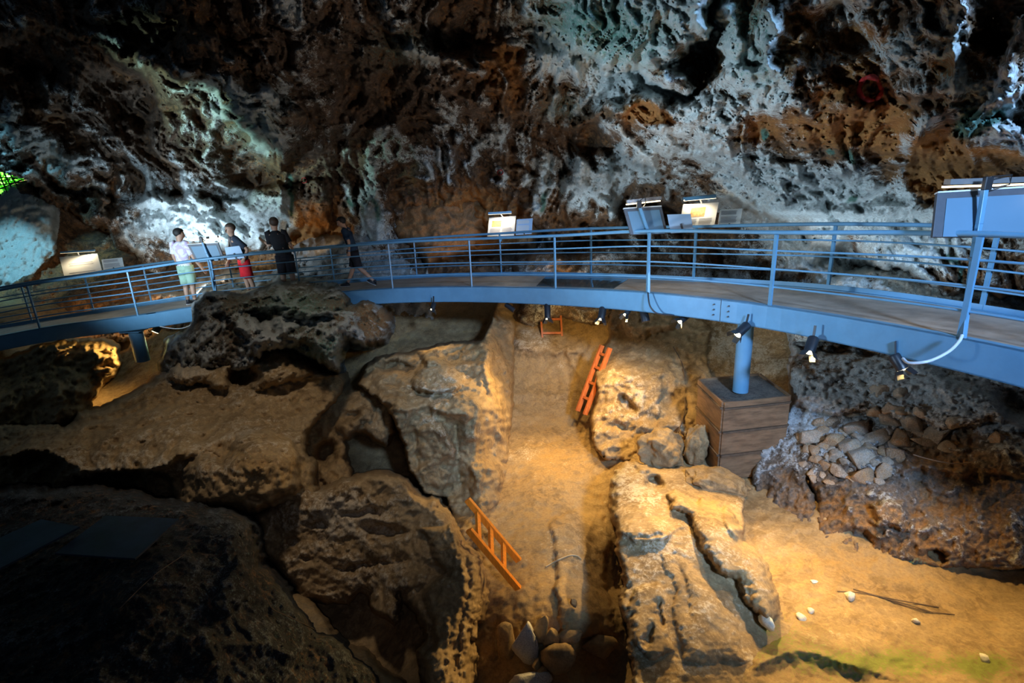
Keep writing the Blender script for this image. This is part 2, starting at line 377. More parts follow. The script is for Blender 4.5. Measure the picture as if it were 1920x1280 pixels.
cave_fs = [('bulge',M1,2.0,34),('bulge',M2,2.2,26),('bulge',M3,1.1,20),('bulge',M4,1.7,34),('bulge',M5,1.3,20),('bulge',M6,1.7,28),
 ('ridge',[(-100,30),(60,42),(150,60),(230,92),(320,130),(400,165),(460,205),(520,250),(548,310)],.8,70,10),
 ('ridge',[(280,-20),(335,55),(400,92),(450,130),(505,158),(548,200)],.6,40,8),
 ('ridge',[(250,150),(300,220),(325,290),(350,350),(365,378)],.9,50,9),
 ('ridge',[(60,150),(80,220),(110,250),(150,320),(200,360)],.7,60,10),
 ('ridge',[(0,235),(60,260),(120,300),(190,345),(240,372),(300,385)],.8,50,9),
 ('ridge',[(560,-20),(580,30),(610,60),(650,110),(700,150),(730,190),(760,240)],.7,70,14),
 ('ridge',[(700,20),(722,60),(760,90),(815,110),(870,125),(905,140)],.5,26,7),
 ('ridge',[(560,240),(640,225),(700,240),(760,225),(830,215)],.6,40,9),
 ('ridge',[(790,150),(850,185),(920,215),(1000,205),(1060,190)],.8,50,8),
 ('ridge',[(690,260),(760,240),(820,260),(850,300),(845,330)],.7,40,8),
 ('ridge',[(895,80),(905,130),(925,170),(980,190)],.5,30,9),
 ('ridge',[(1060,70),(1062,130),(1085,175),(1130,165)],.5,26,8),
 ('ridge',[(1110,258),(1170,292),(1215,320),(1260,352),(1330,385),(1430,402),(1510,436)],.7,60,8),
 ('ridge',[(1270,190),(1330,250),(1380,300),(1440,350),(1500,385),(1600,420)],.5,50,20),
 ('ridge',[(1430,0),(1445,60),(1440,110),(1446,125)],.5,22,8),
 ('ridge',[(1340,-30),(1345,30),(1335,80)],.4,30,6),
 ('ridge',[(1785,-60),(1800,20),(1800,90),(1788,150),(1765,200),(1725,243),(1690,262)],.75,16,46),
 ('ridge',[(1675,235),(1685,300),(1700,350),(1730,395)],.4,60,24),
 ('bulge',[(1330,120),(1450,110),(1560,130),(1640,150),(1650,230),(1560,262),(1480,250),(1380,215)],.45,60),
 ('bulge',[(1500,240),(1570,255),(1600,300),(1560,330),(1480,300)],.35,30),
 ('bulge',[(1780,250),(1850,235),(1920,225),(2000,260),(2000,320),(1880,320),(1800,300)],.5,30),
 ('drip',[(1915,60),(1905,120),(1885,180),(1860,212),(1815,238)],1.0,34,14),
 ('drip',[(1478,150),(1484,210)],.3,16,12),('drip',[(1592,165),(1590,205)],.3,18,14),
 ('drip',[(1357,200),(1362,240),(1360,285)],.3,8,16),
 ('drip',[(1372,215),(1385,245),(1402,282)],.3,12,6),('drip',[(1613,205),(1604,250),(1592,300)],.35,14,6),('drip',[(1650,240),(1640,262),(1618,282)],.25,9,4),
 ('drip',[(648,290),(652,340),(655,390)],.5,12,9),('drip',[(694,285),(697,330),(700,372),(698,390)],.55,7,13),('drip',[(697,390),(696,425),(698,450)],.8,24,22),
 ('drip',[(527,320),(534,360),(545,400),(552,432)],.45,5,9),
 ('drip',[(1003,300),(994,350),(1003,392)],.4,7,11),('drip',[(1028,290),(1024,340),(1020,392)],.4,5,14),
 ('drip',[(1180,170),(1182,210)],.4,12,5),
 ('drip',[(935,190),(932,222)],.3,9,4),('drip',[(985,165),(984,190)],.3,8,4),
 ('drip',[(1040,195),(1044,232)],.35,12,6),('drip',[(1056,180),(1060,228)],.35,12,6),('drip',[(1078,188),(1084,225)],.3,9,5),('drip',[(1096,180),(1092,214)],.3,9,5),
 ('drip',[(1155,212),(1160,244)],.25,7,3),('drip',[(1228,200),(1222,255)],.25,8,4),('drip',[(925,285),(935,330),(945,360)],.35,20,5),
 ('drip',[(862,270),(850,300),(842,328)],.4,16,4),('drip',[(960,300),(962,335)],.25,6,4),
 ('pit',120,360,70,24,25,1.6),('pit',1600,500,70,20,12,1.0),('pit',1850,75,34,26,0,.7),('pit',240,180,70,50,35,1.6),('pit',60,110,60,50,20,1.2),('pit',460,330,55,45,20,.7),
 ('pit',1210,395,60,30,25,2.2),('pit',900,450,150,34,4,2.2),('pit',640,340,60,46,0,.6),('pit',1000,60,40,30,30,.5),('pit',900,60,60,44,10,.9),('pit',1330,110,40,26,0,.6),('pit',1580,60,70,50,0,.5),
 ('pit',1130,500,60,26,5,1.2),('pit',1400,510,110,22,6,1.6)]
cave = Layer(cave_ctrl, SH, cave_fs, edge=16, er=.8, k=.3, warp=(26, 7), nz=((.35,.5,'f'),(.9,.16,'r'),(60,.42,'a'),(24,.2,'a'),(52,.3,'b'),(20,.18,'b'),(56,.2,'d'),(20,.1,'d'),(1.8,.12,'r'),(3,.08,'f'),(7,.05,'r'),(16,.02,'f')), c=60, tmin=TM,
  flow=lambda ty, X, Y: {'a': sstep(720, 520, X+.3*Y)*(1-.7*sstep(325, 385, Y)), 'b': sstep(520, 700, X)*sstep(1330, 1180, X), 'd': sstep(1150, 1300, X)}[ty])
def cave_paint(X, Y, V):
    # mineral colours: calcite crusts, ochre clay, green-blue algae; calcite also carries painted light and shade
    cal = .22+.16*sstep(500,1300,X) + .42*blobs([(300,440,180,60,-5),(520,420,70,50),(470,240,80,90,45),(1150,60,200,80,15),(1400,200,110,110),(1500,340,260,60,15),(1650,400,160,70),(1130,370,60,50),(1750,470,200,50)], X, Y)
    cal += .35*blobs([(330,420,170,34,-3),(500,400,80,46)], X, Y); cal -= .3*blobs([(330,300,130,34,22),(560,300,60,60),(230,200,90,60,30)], X, Y)  # paints the lit wall foot brighter and the dark zone above it dimmer
    cal += .5*lines([([(0,40),(100,45),(170,60),(240,95),(320,130),(400,160)],10,.9),([(400,160),(450,200),(500,260),(530,310)],26,.9),([(330,55),(400,95),(460,140),(530,180)],12,.7),
      ([(325,290),(350,350),(365,378)],10,.7),([(648,290),(655,390)],11,1),([(696,285),(700,390)],12,1.1),([(697,390),(698,440)],20,.8),([(530,330),(552,430)],8,.9),
      ([(1003,300),(994,350),(1003,392)],8,1),([(1028,290),(1024,340),(1020,392)],9,.9),([(1180,260),(1260,345),(1400,400),(1500,430)],24,.9),([(1800,20),(1795,150),(1760,205),(1725,243)],16,.7),
      ([(1440,30),(1446,120)],8,.8),([(720,60),(800,110),(900,135)],12,.8),([(1000,62),(1110,105),(1240,165),(1290,190)],10,.9),([(1040,195),(1044,230)],8,.9),([(1056,180),(1060,228)],8,.9),([(1090,180),(1090,215)],10,.8),
      ([(1905,120),(1885,180),(1850,215)],22,.3),([(1690,260),(1690,320),(1720,390)],20,1),([(60,150),(110,250),(190,350)],14,.5),([(0,240),(120,300),(240,372),(330,385)],16,.6)], X, Y)
    cal -= .45*blobs([(120,60,200,70),(420,40,60,60),(860,400,160,50),(560,500,200,40),(1210,390,60,40),(950,470,200,40),(240,180,80,70,30),(640,340,60,60),(1850,75,40,30),(60,120,80,60),(620,120,110,70,20),(880,60,60,50),(760,180,110,60)], X, Y)  # shade of the recesses and top left painted in as missing calcite
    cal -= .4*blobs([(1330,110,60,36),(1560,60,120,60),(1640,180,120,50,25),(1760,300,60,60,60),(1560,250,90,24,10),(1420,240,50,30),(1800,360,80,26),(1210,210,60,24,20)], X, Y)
    och = .16 + .9*blobs([(1330,110,60,36),(1560,60,120,60),(1650,220,110,46,25),(1750,310,60,50,120),(1560,250,90,24,10),(1600,110,90,40),(1210,210,60,24,20),(1420,240,40,30),(1860,290,70,30,-20),(1820,130,60,60)], X, Y)
    och += .55*blobs([(860,400,160,50),(560,440,160,26),(440,520,120,40),(960,120,90,60)], X, Y)
    mos = .1 + .32*blobs([(1120,60,150,70,20),(470,240,90,90,40),(1150,40,200,90),(750,90,80,50),(1060,200,60,30),(1420,130,60,60),(1400,30,80,60),(1780,80,30,120)], X, Y)
    mos += lines([([(536,330),(548,400)],5,.8),([(655,375),(656,392)],6,.8),([(698,380),(712,410)],8,.7),([(1020,370),(1018,388)],7,.8),([(1830,228),(1815,238)],18,1.6),([(1870,212),(1840,226)],12,1.2),([(1436,250),(1437,256)],7,1.3),([(1597,290),(1599,298)],5,1),([(1598,372),(1604,372)],8,1),([(1775,480),(1790,488)],7,1),([(1800,500),(1803,520)],6,.9),([(1550,288),(1556,289)],6,1)], X, Y)
    return cal, och, mos
STEP = 3.0
YS = 232
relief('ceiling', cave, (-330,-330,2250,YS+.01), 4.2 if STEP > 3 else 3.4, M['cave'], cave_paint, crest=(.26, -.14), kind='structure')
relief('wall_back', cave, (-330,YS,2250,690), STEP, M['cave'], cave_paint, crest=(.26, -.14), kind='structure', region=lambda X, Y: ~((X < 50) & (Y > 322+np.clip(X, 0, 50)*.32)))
# far left: pale slope below the cave mouth, brown hollow behind the lit board
wl = Layer([(-300,350,17),(0,350,19.5),(110,400,20),(0,520,18.3),(100,520,18.3),(150,400,21.5),(240,440,20.5),(340,520,19.4),(200,560,18.2),(300,600,17.5),(0,620,17.3),(-300,620,15),(0,800,15.5),(400,800,15)],
   [(-400,385),(0,372),(18,362),(42,350),(60,345),(130,385),(420,440),(420,900),(-400,900)], [('bulge',[(-300,352),(45,350),(112,388),(100,440),(108,470),(85,500),(60,530),(-300,560)],.35,10),('ridge',[(100,560),(200,575),(300,560),(380,545)],.5,20,20)], edge=6, er=.2, k=.3, nz=((.4,.3,'f'),(2,.05,'f'),(6,.05,'f'),(12,.03,'r')), seed=3)
def wl_paint(X, Y, V):
    sd = sdist([(-300,345),(20,345),(112,388),(105,420),(98,450),(100,480),(60,510),(20,540),(-300,560)], X, Y)
    c = 1.1*sstep(6, -4, sd); return c+.1, .35*(1-c)+.1*0, .25*c
relief('wall_left', wl, (-330,330,420,700), STEP, M['cave'], wl_paint, kind='structure', cut=5)
# ------------------------------------------------------------------ the ground of the excavation
fl_ctrl = [(-400,700,15),(0,650,14.5),(200,700,15),(300,640,15.5),(500,620,15.5),(700,600,15.5),(700,560,16.5),(600,800,13),(600,700,14.5),(850,620,15.3),(930,560,15.6),(820,700,13.5),
 (1035,562,15.2),(1035,600,14.9),(1035,645,14.4),(980,662,14.1),(1060,700,13.9),(990,742,13.5),(1000,758,'z',-3.1),(1100,760,'z',-3.15),(1130,600,14.2),(1150,660,13.4),
 (1000,820,'z',-3.3),(1100,840,'z',-3.3),(1000,900,'z',-3.35),(1080,1000,'z',-3.45),(980,1050,'z',-3.4),(960,1150,'z',-3.5),(1100,1150,'z',-3.5),(1050,1270,'z',-4.0),(1160,1100,'z',-4.0),(1160,1250,'z',-4.2),(1140,960,'z',-3.6),
 (1240,580,13.6),(1300,620,12.6),(1400,600,12.4),(1480,640,11.5),(1400,700,11.4),(1320,720,11.2),(1300,790,'z',-2.6),(1330,860,'z',-2.6),(1420,860,'z',-2.7),(1440,780,10),
 (1400,900,'z',-2.75),(1460,1000,'z',-2.85),(1600,1100,'z',-2.85),(1760,1180,'z',-2.85),(1900,1080,'z',-2.9),(1900,1280,'z',-2.8),(1500,1280,'z',-2.7),(1500,1150,'z',-2.8),(1350,1280,'z',-2.75),(1230,900,'z',-2.7),(2300,1280,'z',-2.6),(1600,1500,'z',-2.6),
 (1500,700,10.5),(1600,640,10.5),(1900,700,9),
 (600,1000,'z',-4.4),(700,1200,'z',-5),(500,1250,'z',-5),(300,1000,'z',-3.0),(0,1100,'z',-3),(0,900,'z',-2.8),(300,1400,'z',-3.6),(1000,1500,'z',-4.2),(850,900,11.5),(880,1100,'z',-3.6)]
fl_fs = [('ridge',[(965,664),(1010,655),(1060,655),(1108,668)],.35,40,8),('ridge',[(1062,650),(1072,700),(1090,740)],.25,14,8),('ridge',[(960,742),(1040,738),(1110,745)],.15,20,6),('pit',1085,1010,26,40,10,.0),
 ('bulge',[(1035,985),(1085,950),(1130,965),(1140,1060),(1150,1190),(1060,1190),(1035,1100)],.14,10),
 ('ridge',[(1700,1120),(1600,1105),(1560,1095)],.05,20,8),('ridge',[(1390,1260),(1500,1225),(1640,1262)],.12,60,10)]
floor = Layer(fl_ctrl, None, fl_fs, warp=(14, 5), nz=((.6,.09,'f'),(1.8,.05,'f'),(4,.028,'r'),(9,.018,'f'),(20,.01,'r')), c=30, seed=1)
def fl_paint(X, Y, V):
    cal = .1+.2*blobs([(980,640,60,60),(1350,1180,200,70),(1000,860,90,120)], X, Y)+.5*blobs([(1400,660,90,70)], X, Y)
    och = .2+.4*blobs([(1040,860,70,40,20),(1560,1060,120,30),(1000,1030,60,120),(1050,1250,120,60)], X, Y)
    mos = .05+.75*blobs([(1845,1250,60,24),(1445,1180,30,22),(1640,1240,160,30)], X, Y)+.3*blobs([(1440,1200,120,50)], X, Y)
    return cal, och, mos
relief('floor', floor, (-330,560,2250,1500), 3.4, M['pit'], fl_paint, kind='structure')
ROCK = []
def outcrop(name, label, lay, box, mat, paint, step=STEP, cut=24, cat='rock', crest=None):
    o = relief(name, lay, box, step, mat, paint, cut=cut, crest=crest); tag(o, label, cat); LAY[label] = lay; return o
def simple_paint(c=.2, o=.2, m=.05, cb=(), ob=(), mb=(), cl=()):
    def f(X, Y, V): return c+blobs(cb, X, Y)+(lines(cl, X, Y) if cl else 0), o+blobs(ob, X, Y), m+blobs(mb, X, Y)
    return f
# mounds seen through the railings, behind the bridge
g = Layer([(480,560,16.6),(560,470,17),(700,430,16.8),(780,520,16.2),(620,550,15.9),(760,600,15.6)], [(528,600),(535,520),(560,480),(600,457),(650,446),(700,438),(740,450),(782,520),(820,600)], [('bulge',[(560,600),(575,490),(640,455),(720,450),(770,560)],.5,50)], edge=16, er=.5, k=.1, nz=((1.5,.2,'r'),(5,.14,'r'),(14,.06,'w')), seed=2, tmin=TM)
outcrop('gravel_mound', 'grey gravelly mound behind the bridge, seen between the two walking boys', g, (500,420,840,620), M['grey_rock'], simple_paint(.75,.1,.1), cat='mound')
g = Layer([(90,590,17),(240,570,16.6),(380,530,16.6),(420,520,16.6),(520,540,16.2),(300,640,15.8),(100,660,15.8)], [(110,640),(150,590),(215,572),(290,556),(350,552),(400,530),(440,520),(500,532),(540,560),(560,640)], (), edge=10, er=.25, k=.12, nz=((2,.2,'w'),(5,.2,'w'),(14,.05,'f')), seed=4)
outcrop('rubble_mound', 'long low heap of tan rubble behind the left half of the bridge', g, (90,500,580,660), M['stone'], simple_paint(.15,.5), cat='mound')
g = Layer([(760,470,15.8),(900,470,15.9),(960,440,15.9),(850,400,16),(800,380,16)], [(735,430),(745,400),(775,378),(830,366),(900,358),(985,366),(1010,420),(1000,455),(950,462),(860,480),(800,492),(770,470)], (), edge=26, er=.7, k=.12, nz=((.8,.2,'f'),(2.5,.12,'r'),(8,.05,'f')), seed=6, tmin=TM)
outcrop('sandstone_bulge', 'rounded orange-brown rock bulge behind the middle of the bridge, left of the small board', g, (710,340,1040,510), M['grey_rock'], simple_paint(-.1,.75), cat='rock')
g = Layer([(980,490,15),(1040,480,15),(1180,470,14.8),(1100,520,14.4),(960,560,14.6),(1250,520,13.8)], [(975,600),(978,510),(985,482),(1030,478),(1075,485),(1090,470),(1200,465),(1260,480),(1300,505),(1320,600)], (), edge=12, er=.4, k=.12, nz=((1.2,.2,'f'),(3.5,.1,'r'),(9,.04,'f')), seed=7, tmin=TM)
outcrop('pitted_ledge', 'pitted tan rock ledge seen through the railings below the near display board', g, (950,450,1340,620), M['grey_rock'], simple_paint(.4,.35,.03,ob=[(1030,500,40,24,0,.7)]), cat='rock')
g = Layer([(1520,540,10.9),(1600,500,11),(1750,540,10),(1900,560,9.2),(2100,600,8.6),(1600,600,10)], [(1480,620),(1500,560),(1560,522),(1640,500),(1700,510),(1800,508),(2200,560),(2200,700),(1480,700)], (), edge=12, er=.4, k=.12, nz=((.9,.2,'f'),(3,.13,'r'),(9,.05,'r')), seed=8, tmin=TM)
outcrop('boulder_bank', 'pale crusted rock bank at the foot of the wall behind the right railing', g, (1450,480,2200,640), M['cave'], simple_paint(.72,.2,.05), cat='rock')
# left side blocks
H_ = Layer([(-100,650,13.3),(100,640,13.2),(220,640,13.4),(215,700,13),(100,700,12.6),(60,790,12),(170,760,12.4),(0,720,12.6)], [(-300,690),(-100,672),(0,668),(60,655),(120,640),(190,640),(216,655),(218,690),(200,715),(185,740),(170,775),(120,800),(-300,800)],
  [('bulge',[(-200,720),(0,712),(80,695),(130,690),(160,700),(180,725),(172,800),(-200,800)],.7,26),('ridge',[(-100,720),(30,705),(120,692),(170,712)],.3,20,8)], edge=14, er=.5, k=.2, seed=10)
outcrop('ledge_block', 'dark brown stepped rock ledge at the far left below the bridge', H_, (-300,620,240,830), M['pit'], simple_paint(.1,.15,.2,cb=[(60,790,80,30,0,.1)]))
Fs_ = Layer([(-200,800,9.8),(0,800,9.9),(100,790,10),(230,745,10.6),(330,700,11),(430,700,11),(520,680,11),(600,700,10.8),(700,700,10.8),(400,770,9.8),(550,780,9.8),(680,800,9.4),(200,830,9.1),(0,865,8.9),(100,880,8.9),(330,860,8.6),(480,860,8.3),(350,920,8.7),(480,950,8.2),(150,930,9.3),(600,900,8.7),(700,880,9.0)],
  [(-300,806),(0,806),(60,802),(135,795),(150,778),(170,775),(225,750),(280,728),(310,700),(330,655),(350,640),(430,625),(520,640),(600,690),(640,712),(625,755),(585,795),(572,840),(590,880),(600,920),(585,950),(470,968),(400,955),(330,955),(300,960),(-300,960)],
  [('bulge',[(310,712),(318,662),(350,645),(430,640),(500,650),(560,672),(610,695),(560,710),(480,728),(450,712),(430,728),(390,712),(350,722)],.7,22),('pit',462,705,30,17,10,1.1),('pit',395,672,30,9,8,.35),('pit',640,700,60,18,8,.5),
   ('bulge',[(330,955),(350,880),(372,855),(420,850),(440,820),(500,800),(545,815),(560,850),(572,905),(560,930),(480,962)],.8,34),('pit',480,935,16,8,0,.3),('bulge',[(455,866),(490,858),(505,880),(480,895)],.15,10),
   ('ridge',[(-100,860),(20,858),(60,850),(110,858),(150,880),(230,885),(290,880),(330,860),(372,850)],.6,50,10),('bulge',[(-300,860),(90,850),(130,870),(100,905),(110,960),(-300,960)],-.9,12),('bulge',[(140,892),(210,885),(290,882),(330,900),(320,960),(140,960)],-.7,12),
   ('ridge',[(225,752),(300,722),(420,722),(520,760)],.1,60,30)], edge=12, er=.5, k=.22, nz=((.7,.14,'f'),(2,.1,'r'),(5,.06,'r'),(11,.035,'f'),(22,.015,'r')), seed=12)
outcrop('rock_shelf', 'broad brown rock shelf sloping across the left side in front of the dark hollow', Fs_, (-300,610,770,990), M['pit'], simple_paint(.2,.12,.1,cb=[(350,690,60,40,0,.5),(250,880,160,30,0,.25),(440,790,200,60,0,.15)],ob=[(480,880,90,50,0,.35)]))
G = Layer([(360,560,11),(450,545,11.2),(600,545,11.3),(720,580,11.2),(350,620,10.4),(450,620,10.1),(550,620,9.9),(640,620,9.9),(330,690,10.6),(450,690,10.3),(600,690,9.9),(700,620,10.6)],
  [(368,600),(372,572),(392,553),(430,547),(470,549),(520,541),(560,536),(620,538),(648,560),(640,572),(680,560),(702,566),(722,580),(738,600),(720,622),(690,640),(642,628),(640,668),(636,692),(615,690),(585,672),(545,662),(500,652),(478,676),(440,690),(400,700),(330,700),(305,720),(310,690),(330,655),(352,635)],
  [('bulge',[(392,556),(440,550),(520,543),(600,548),(640,575),(600,590),(560,600),(520,585),(450,580),(420,600)],.45,20),('bulge',[(480,650),(500,600),(560,608),(640,625),(640,690),(590,675)],.25,16),('pit',500,605,30,16,35,.6),('pit',600,598,26,10,10,.45),('pit',560,655,44,14,20,.5),('pit',690,600,30,16,0,.3),
   ('ridge',[(395,575),(440,600),(480,650),(485,670)],.35,24,14),('ridge',[(520,560),(570,585),(610,600),(640,622)],.3,20,8)], edge=14, er=.6, k=.25, nz=((.9,.2,'f'),(2.2,.16,'r'),(5,.11,'r'),(11,.06,'f'),(22,.02,'r')), seed=14)
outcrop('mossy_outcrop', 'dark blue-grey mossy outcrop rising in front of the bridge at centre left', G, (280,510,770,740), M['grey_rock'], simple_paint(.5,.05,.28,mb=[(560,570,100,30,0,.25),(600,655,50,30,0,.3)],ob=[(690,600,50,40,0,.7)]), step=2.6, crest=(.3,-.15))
# middle block beside the trench, with its tall cut face
D_ = Layer([(700,660,12),(760,640,12.4),(850,640,12.2),(900,600,13),(940,580,13.8),(965,580,14),(700,720,10.7),(760,750,9.9),(880,765,9.5),(830,700,10.7),(890,700,10.7),(740,760,9.6),(780,860,9.75),(880,850,9.75),(870,930,9.85),(800,900,9.8),
   (910,660,11.2),(955,680,11.4),(960,770,10.2),(925,800,9.9),(950,860,9.8),(905,900,9.55),(940,930,9.3),(915,1010,8.35),(900,1100,7.45),(880,1150,7.15),(870,1000,8.75),(930,1000,8.35)],
  [(672,720),(680,690),(710,672),(760,668),(790,660),(820,650),(870,640),(905,635),(925,600),(940,555),(966,555),(964,650),(961,770),(954,850),(946,905),(938,985),(930,1060),(915,1140),(905,1200),(880,1200),(850,1100),(850,1000),(835,935),(800,925),(770,880),(762,830),(735,780),(722,760)],
  [('slope',[(925,560),(905,640),(896,770),(894,860),(902,935),(904,1000),(895,1150)],.028,-1,80),('bulge',[(765,720),(785,690),(800,672),(835,668),(850,690),(870,700),(860,730),(830,735),(790,735)],.6,18),('bulge',[(770,645),(805,632),(825,640),(822,680),(800,690),(790,668)],.4,12),('ridge',[(722,760),(765,768),(800,762),(840,776),(895,772)],.4,36,7),('pit',742,692,30,12,5,.6),('pit',860,700,26,8,5,.25),('ridge',[(700,720),(740,712),(770,725)],.2,14,8),('bulge',[(778,800),(830,790),(860,860),(830,920),(790,900)],.3,24),('ridge',[(860,780),(855,850),(862,920)],-.25,10,8),
   ('bulge',[(905,650),(925,655),(915,740),(902,700)],.2,8),('ridge',[(905,700),(930,760),(945,840)],.2,14,8),('pit',720,762,16,10,0,.3),('pit',840,872,26,4,0,.1),('bulge',[(880,870),(915,862),(940,870),(940,930),(905,985),(880,930)],.15,14)], edge=6, er=.18, k=.5, warp=(7, 3), nz=((.8,.14,'f'),(2,.13,'r'),(5,.07,'r'),(11,.03,'f'),(22,.012,'r')), seed=16)
outcrop('trench_block', 'tall squared earth block along the left side of the bright trench', D_, (650,540,990,1240), M['pit'], simple_paint(.12,.2,.02,cb=[(840,720,60,30,0,.35),(800,820,60,50,0,.2)],ob=[(900,860,20,60,0,.3)]), cut=12)
# front arch-shaped rock
E = Layer([(560,925,8.6),(640,900,8.6),(720,890,8.5),(800,930,8.35),(850,990,8.0),(880,1050,7.6),(500,960,8.6),(520,1050,8.3),(600,1000,8.4),(700,1000,8.2),(800,1020,7.75),(620,1100,8.4),(700,1120,8.15),(790,1100,7.4),(850,1150,6.95),(840,1270,6.4),(890,1270,6.9),(600,1180,8.6),(820,1400,6),(560,1130,8.5)],
  [(470,965),(505,940),(530,925),(560,918),(585,922),(605,925),(635,902),(680,889),(725,891),(765,905),(800,932),(825,938),(850,965),(866,990),(872,1010),(895,1040),(906,1060),(905,1130),(898,1200),(890,1300),(880,1450),(795,1450),(797,1290),(792,1180),(775,1150),(755,1110),(742,1165),(700,1140),(690,1110),(672,1108),(650,1135),(610,1130),(590,1122),(560,1140),(545,1100),(500,1050),(480,1010)],
  [('ridge',[(520,935),(570,960),(600,955),(650,905),(720,893),(790,940),(850,985),(870,1080),(850,1200)],.3,70,34),('pit',720,995,46,16,5,.35),('pit',685,962,40,8,-8,.2),('pit',555,1015,14,8,0,.18),('pit',575,1040,10,7,0,.18),('pit',600,990,14,10,0,.15),
   ('ridge',[(620,1062),(700,1062),(770,1052)],-.22,6,4),('bulge',[(780,985),(800,1000),(800,1050),(830,1075),(800,1110),(805,1300),(880,1300),(900,1060),(850,975)],.3,20),('bulge',[(700,1075),(790,1065),(800,1090),(755,1110),(745,1160),(700,1140)],.12,12),
   ('pit',806,1190,8,34,0,.35),('ridge',[(868,1010),(880,1100),(858,1200),(852,1280)],-.12,6,6),('pit',805,1075,24,14,0,.12)], edge=16, er=.55, k=.25, nz=((.9,.09,'f'),(2.2,.07,'r'),(5,.05,'r'),(11,.03,'f'),(24,.014,'r')), seed=18)
Pt = Layer([(560,760,11.2),(640,700,12),(700,700,11.6),(640,760,11),(700,780,10.6),(620,830,10.8),(740,830,10.4),(640,900,10.5),(740,900,10.3),(600,960,9.8)],
  [(560,800),(600,720),(650,735),(690,715),(730,700),(745,760),(735,800),(720,830),(690,812),(660,808),(640,830),(650,880),(670,905),(700,930),(620,960),(560,950)],
  [('bulge',[(628,800),(640,770),(668,762),(700,770),(700,790),(672,800),(655,830)],.3,12),('pit',662,775,16,8,10,.45),('bulge',[(632,842),(652,838),(660,858),(662,900),(625,930),(600,900)],.3,14),('pit',615,850,14,24,0,.6)], edge=10, er=.3, k=.25, nz=((1,.1,'f'),(3,.08,'r'),(8,.04,'r')), seed=17)
outcrop('pothole_rock', 'dim brown rock with a round pothole, in the hollow between shelf and trench block', Pt, (540,690,770,980), M['pit'], simple_paint(.1,.2), cut=14)
outcrop('arched_rock', 'large arched boulder with a hollow underneath in the lower middle, left of the orange ladder', E, (440,865,940,1450), M['pit'], simple_paint(.2,.05,.03,cb=[(620,990,110,80,0,.35),(700,1090,60,40,0,.3)],ob=[(820,1170,16,60,0,.3)]), step=2.6, cut=16)
g = Layer([(560,1120,7.7),(600,1180,7.3),(650,1230,6.9),(720,1290,6.5),(560,1250,6.6),(500,1150,7.2)], [(480,1080),(550,1125),(585,1130),(612,1150),(620,1175),(650,1200),(690,1225),(740,1262),(780,1300),(780,1460),(480,1460)], (), edge=10, er=.3, k=.2, nz=((1.5,.1,'f'),(4,.07,'r'),(10,.03,'f')), seed=19)
outcrop('rubble_bank', 'dim brown rubble bank below the hollow of the arched boulder', g, (450,1050,820,1450), M['pit'], simple_paint(.1,.3), cut=14)
# dark netted bank in the lower left corner
I_ = Layer([(-300,900,7.6),(0,905,7.4),(200,915,7.3),(330,945,6.9),(420,950,6.7),(0,1050,5.6),(220,1010,5.7),(300,1050,5.3),(450,1060,5.7),(0,1280,4.1),(300,1280,4.3),(500,1280,5),(640,1280,5.7),(0,1500,3.3),(700,1500,5.5),(560,1150,6),(-300,1280,4.2)],
  [(-300,925),(-100,925),(0,922),(60,915),(150,920),(240,930),(300,945),(350,945),(400,955),(440,962),(465,985),(480,1010),(485,1060),(500,1085),(530,1110),(560,1150),(590,1190),(640,1220),(700,1262),(760,1310),(800,1460),(-300,1460)],
  [('ridge',[(-50,930),(60,925),(150,932),(250,945),(350,965),(420,985)],.22,16,16),('ridge',[(180,1180),(265,1100),(345,1035),(400,1000),(470,1010)],.35,50,60),('bulge',[(440,1030),(475,1060),(465,1120),(430,1150),(400,1130)],.2,14),('bulge',[(340,1190),(400,1180),(410,1230),(350,1230)],.15,16),('ridge',[(370,1270),(420,1210),(500,1200),(560,1230)],.2,30,30)], edge=16, er=.4, k=.12, nz=((1.2,.08,'f'),(3,.08,'r'),(8,.05,'r'),(18,.025,'f')), seed=20)
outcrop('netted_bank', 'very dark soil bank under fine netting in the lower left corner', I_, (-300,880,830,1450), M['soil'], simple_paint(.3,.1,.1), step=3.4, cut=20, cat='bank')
# right side of the pit
B_ = Layer([(1150,590,13.2),(1230,580,13),(1290,600,12.6),(1150,650,12.6),(1250,650,12.2),(1110,700,11.8),(1140,700,11.5),(1240,690,11.4),(1300,700,11.3),(1130,760,11.2),(1220,760,10.8),(1290,760,10.7),(1120,840,10.6),(1200,830,10.35),(1300,830,10.2),(1250,880,9.6)],
  [(1140,560),(1200,555),(1280,555),(1330,620),(1330,720),(1322,820),(1290,900),(1200,880),(1150,862),(1118,842),(1110,800),(1112,720),(1116,690),(1132,668),(1146,640),(1142,600)],
  [('bulge',[(1160,620),(1160,560),(1270,560),(1262,620),(1200,635)],.45,20),('ridge',[(1130,712),(1160,705),(1200,712),(1250,700),(1290,720)],.18,30,10),('pit',1182,756,20,9,15,.35),('pit',1258,742,18,14,0,.15),('ridge',[(1130,810),(1180,785),(1220,800),(1290,790)],.15,24,8),('pit',1160,800,20,8,0,.12),('bulge',[(1190,712),(1240,712),(1248,770),(1200,770)],.12,16)], edge=8, er=.25, k=.3, nz=((.8,.08,'f'),(2,.07,'r'),(5,.05,'r'),(11,.025,'f')), seed=22)
outcrop('stepped_block', 'yellow-lit stepped earth block at the far end of the pit beneath the lamps', B_, (1090,550,1350,910), M['pit'], simple_paint(.2,.1,.05,cb=[(1200,740,60,40,0,.25)],ob=[(1180,800,70,26,0,.5)]), cut=12)
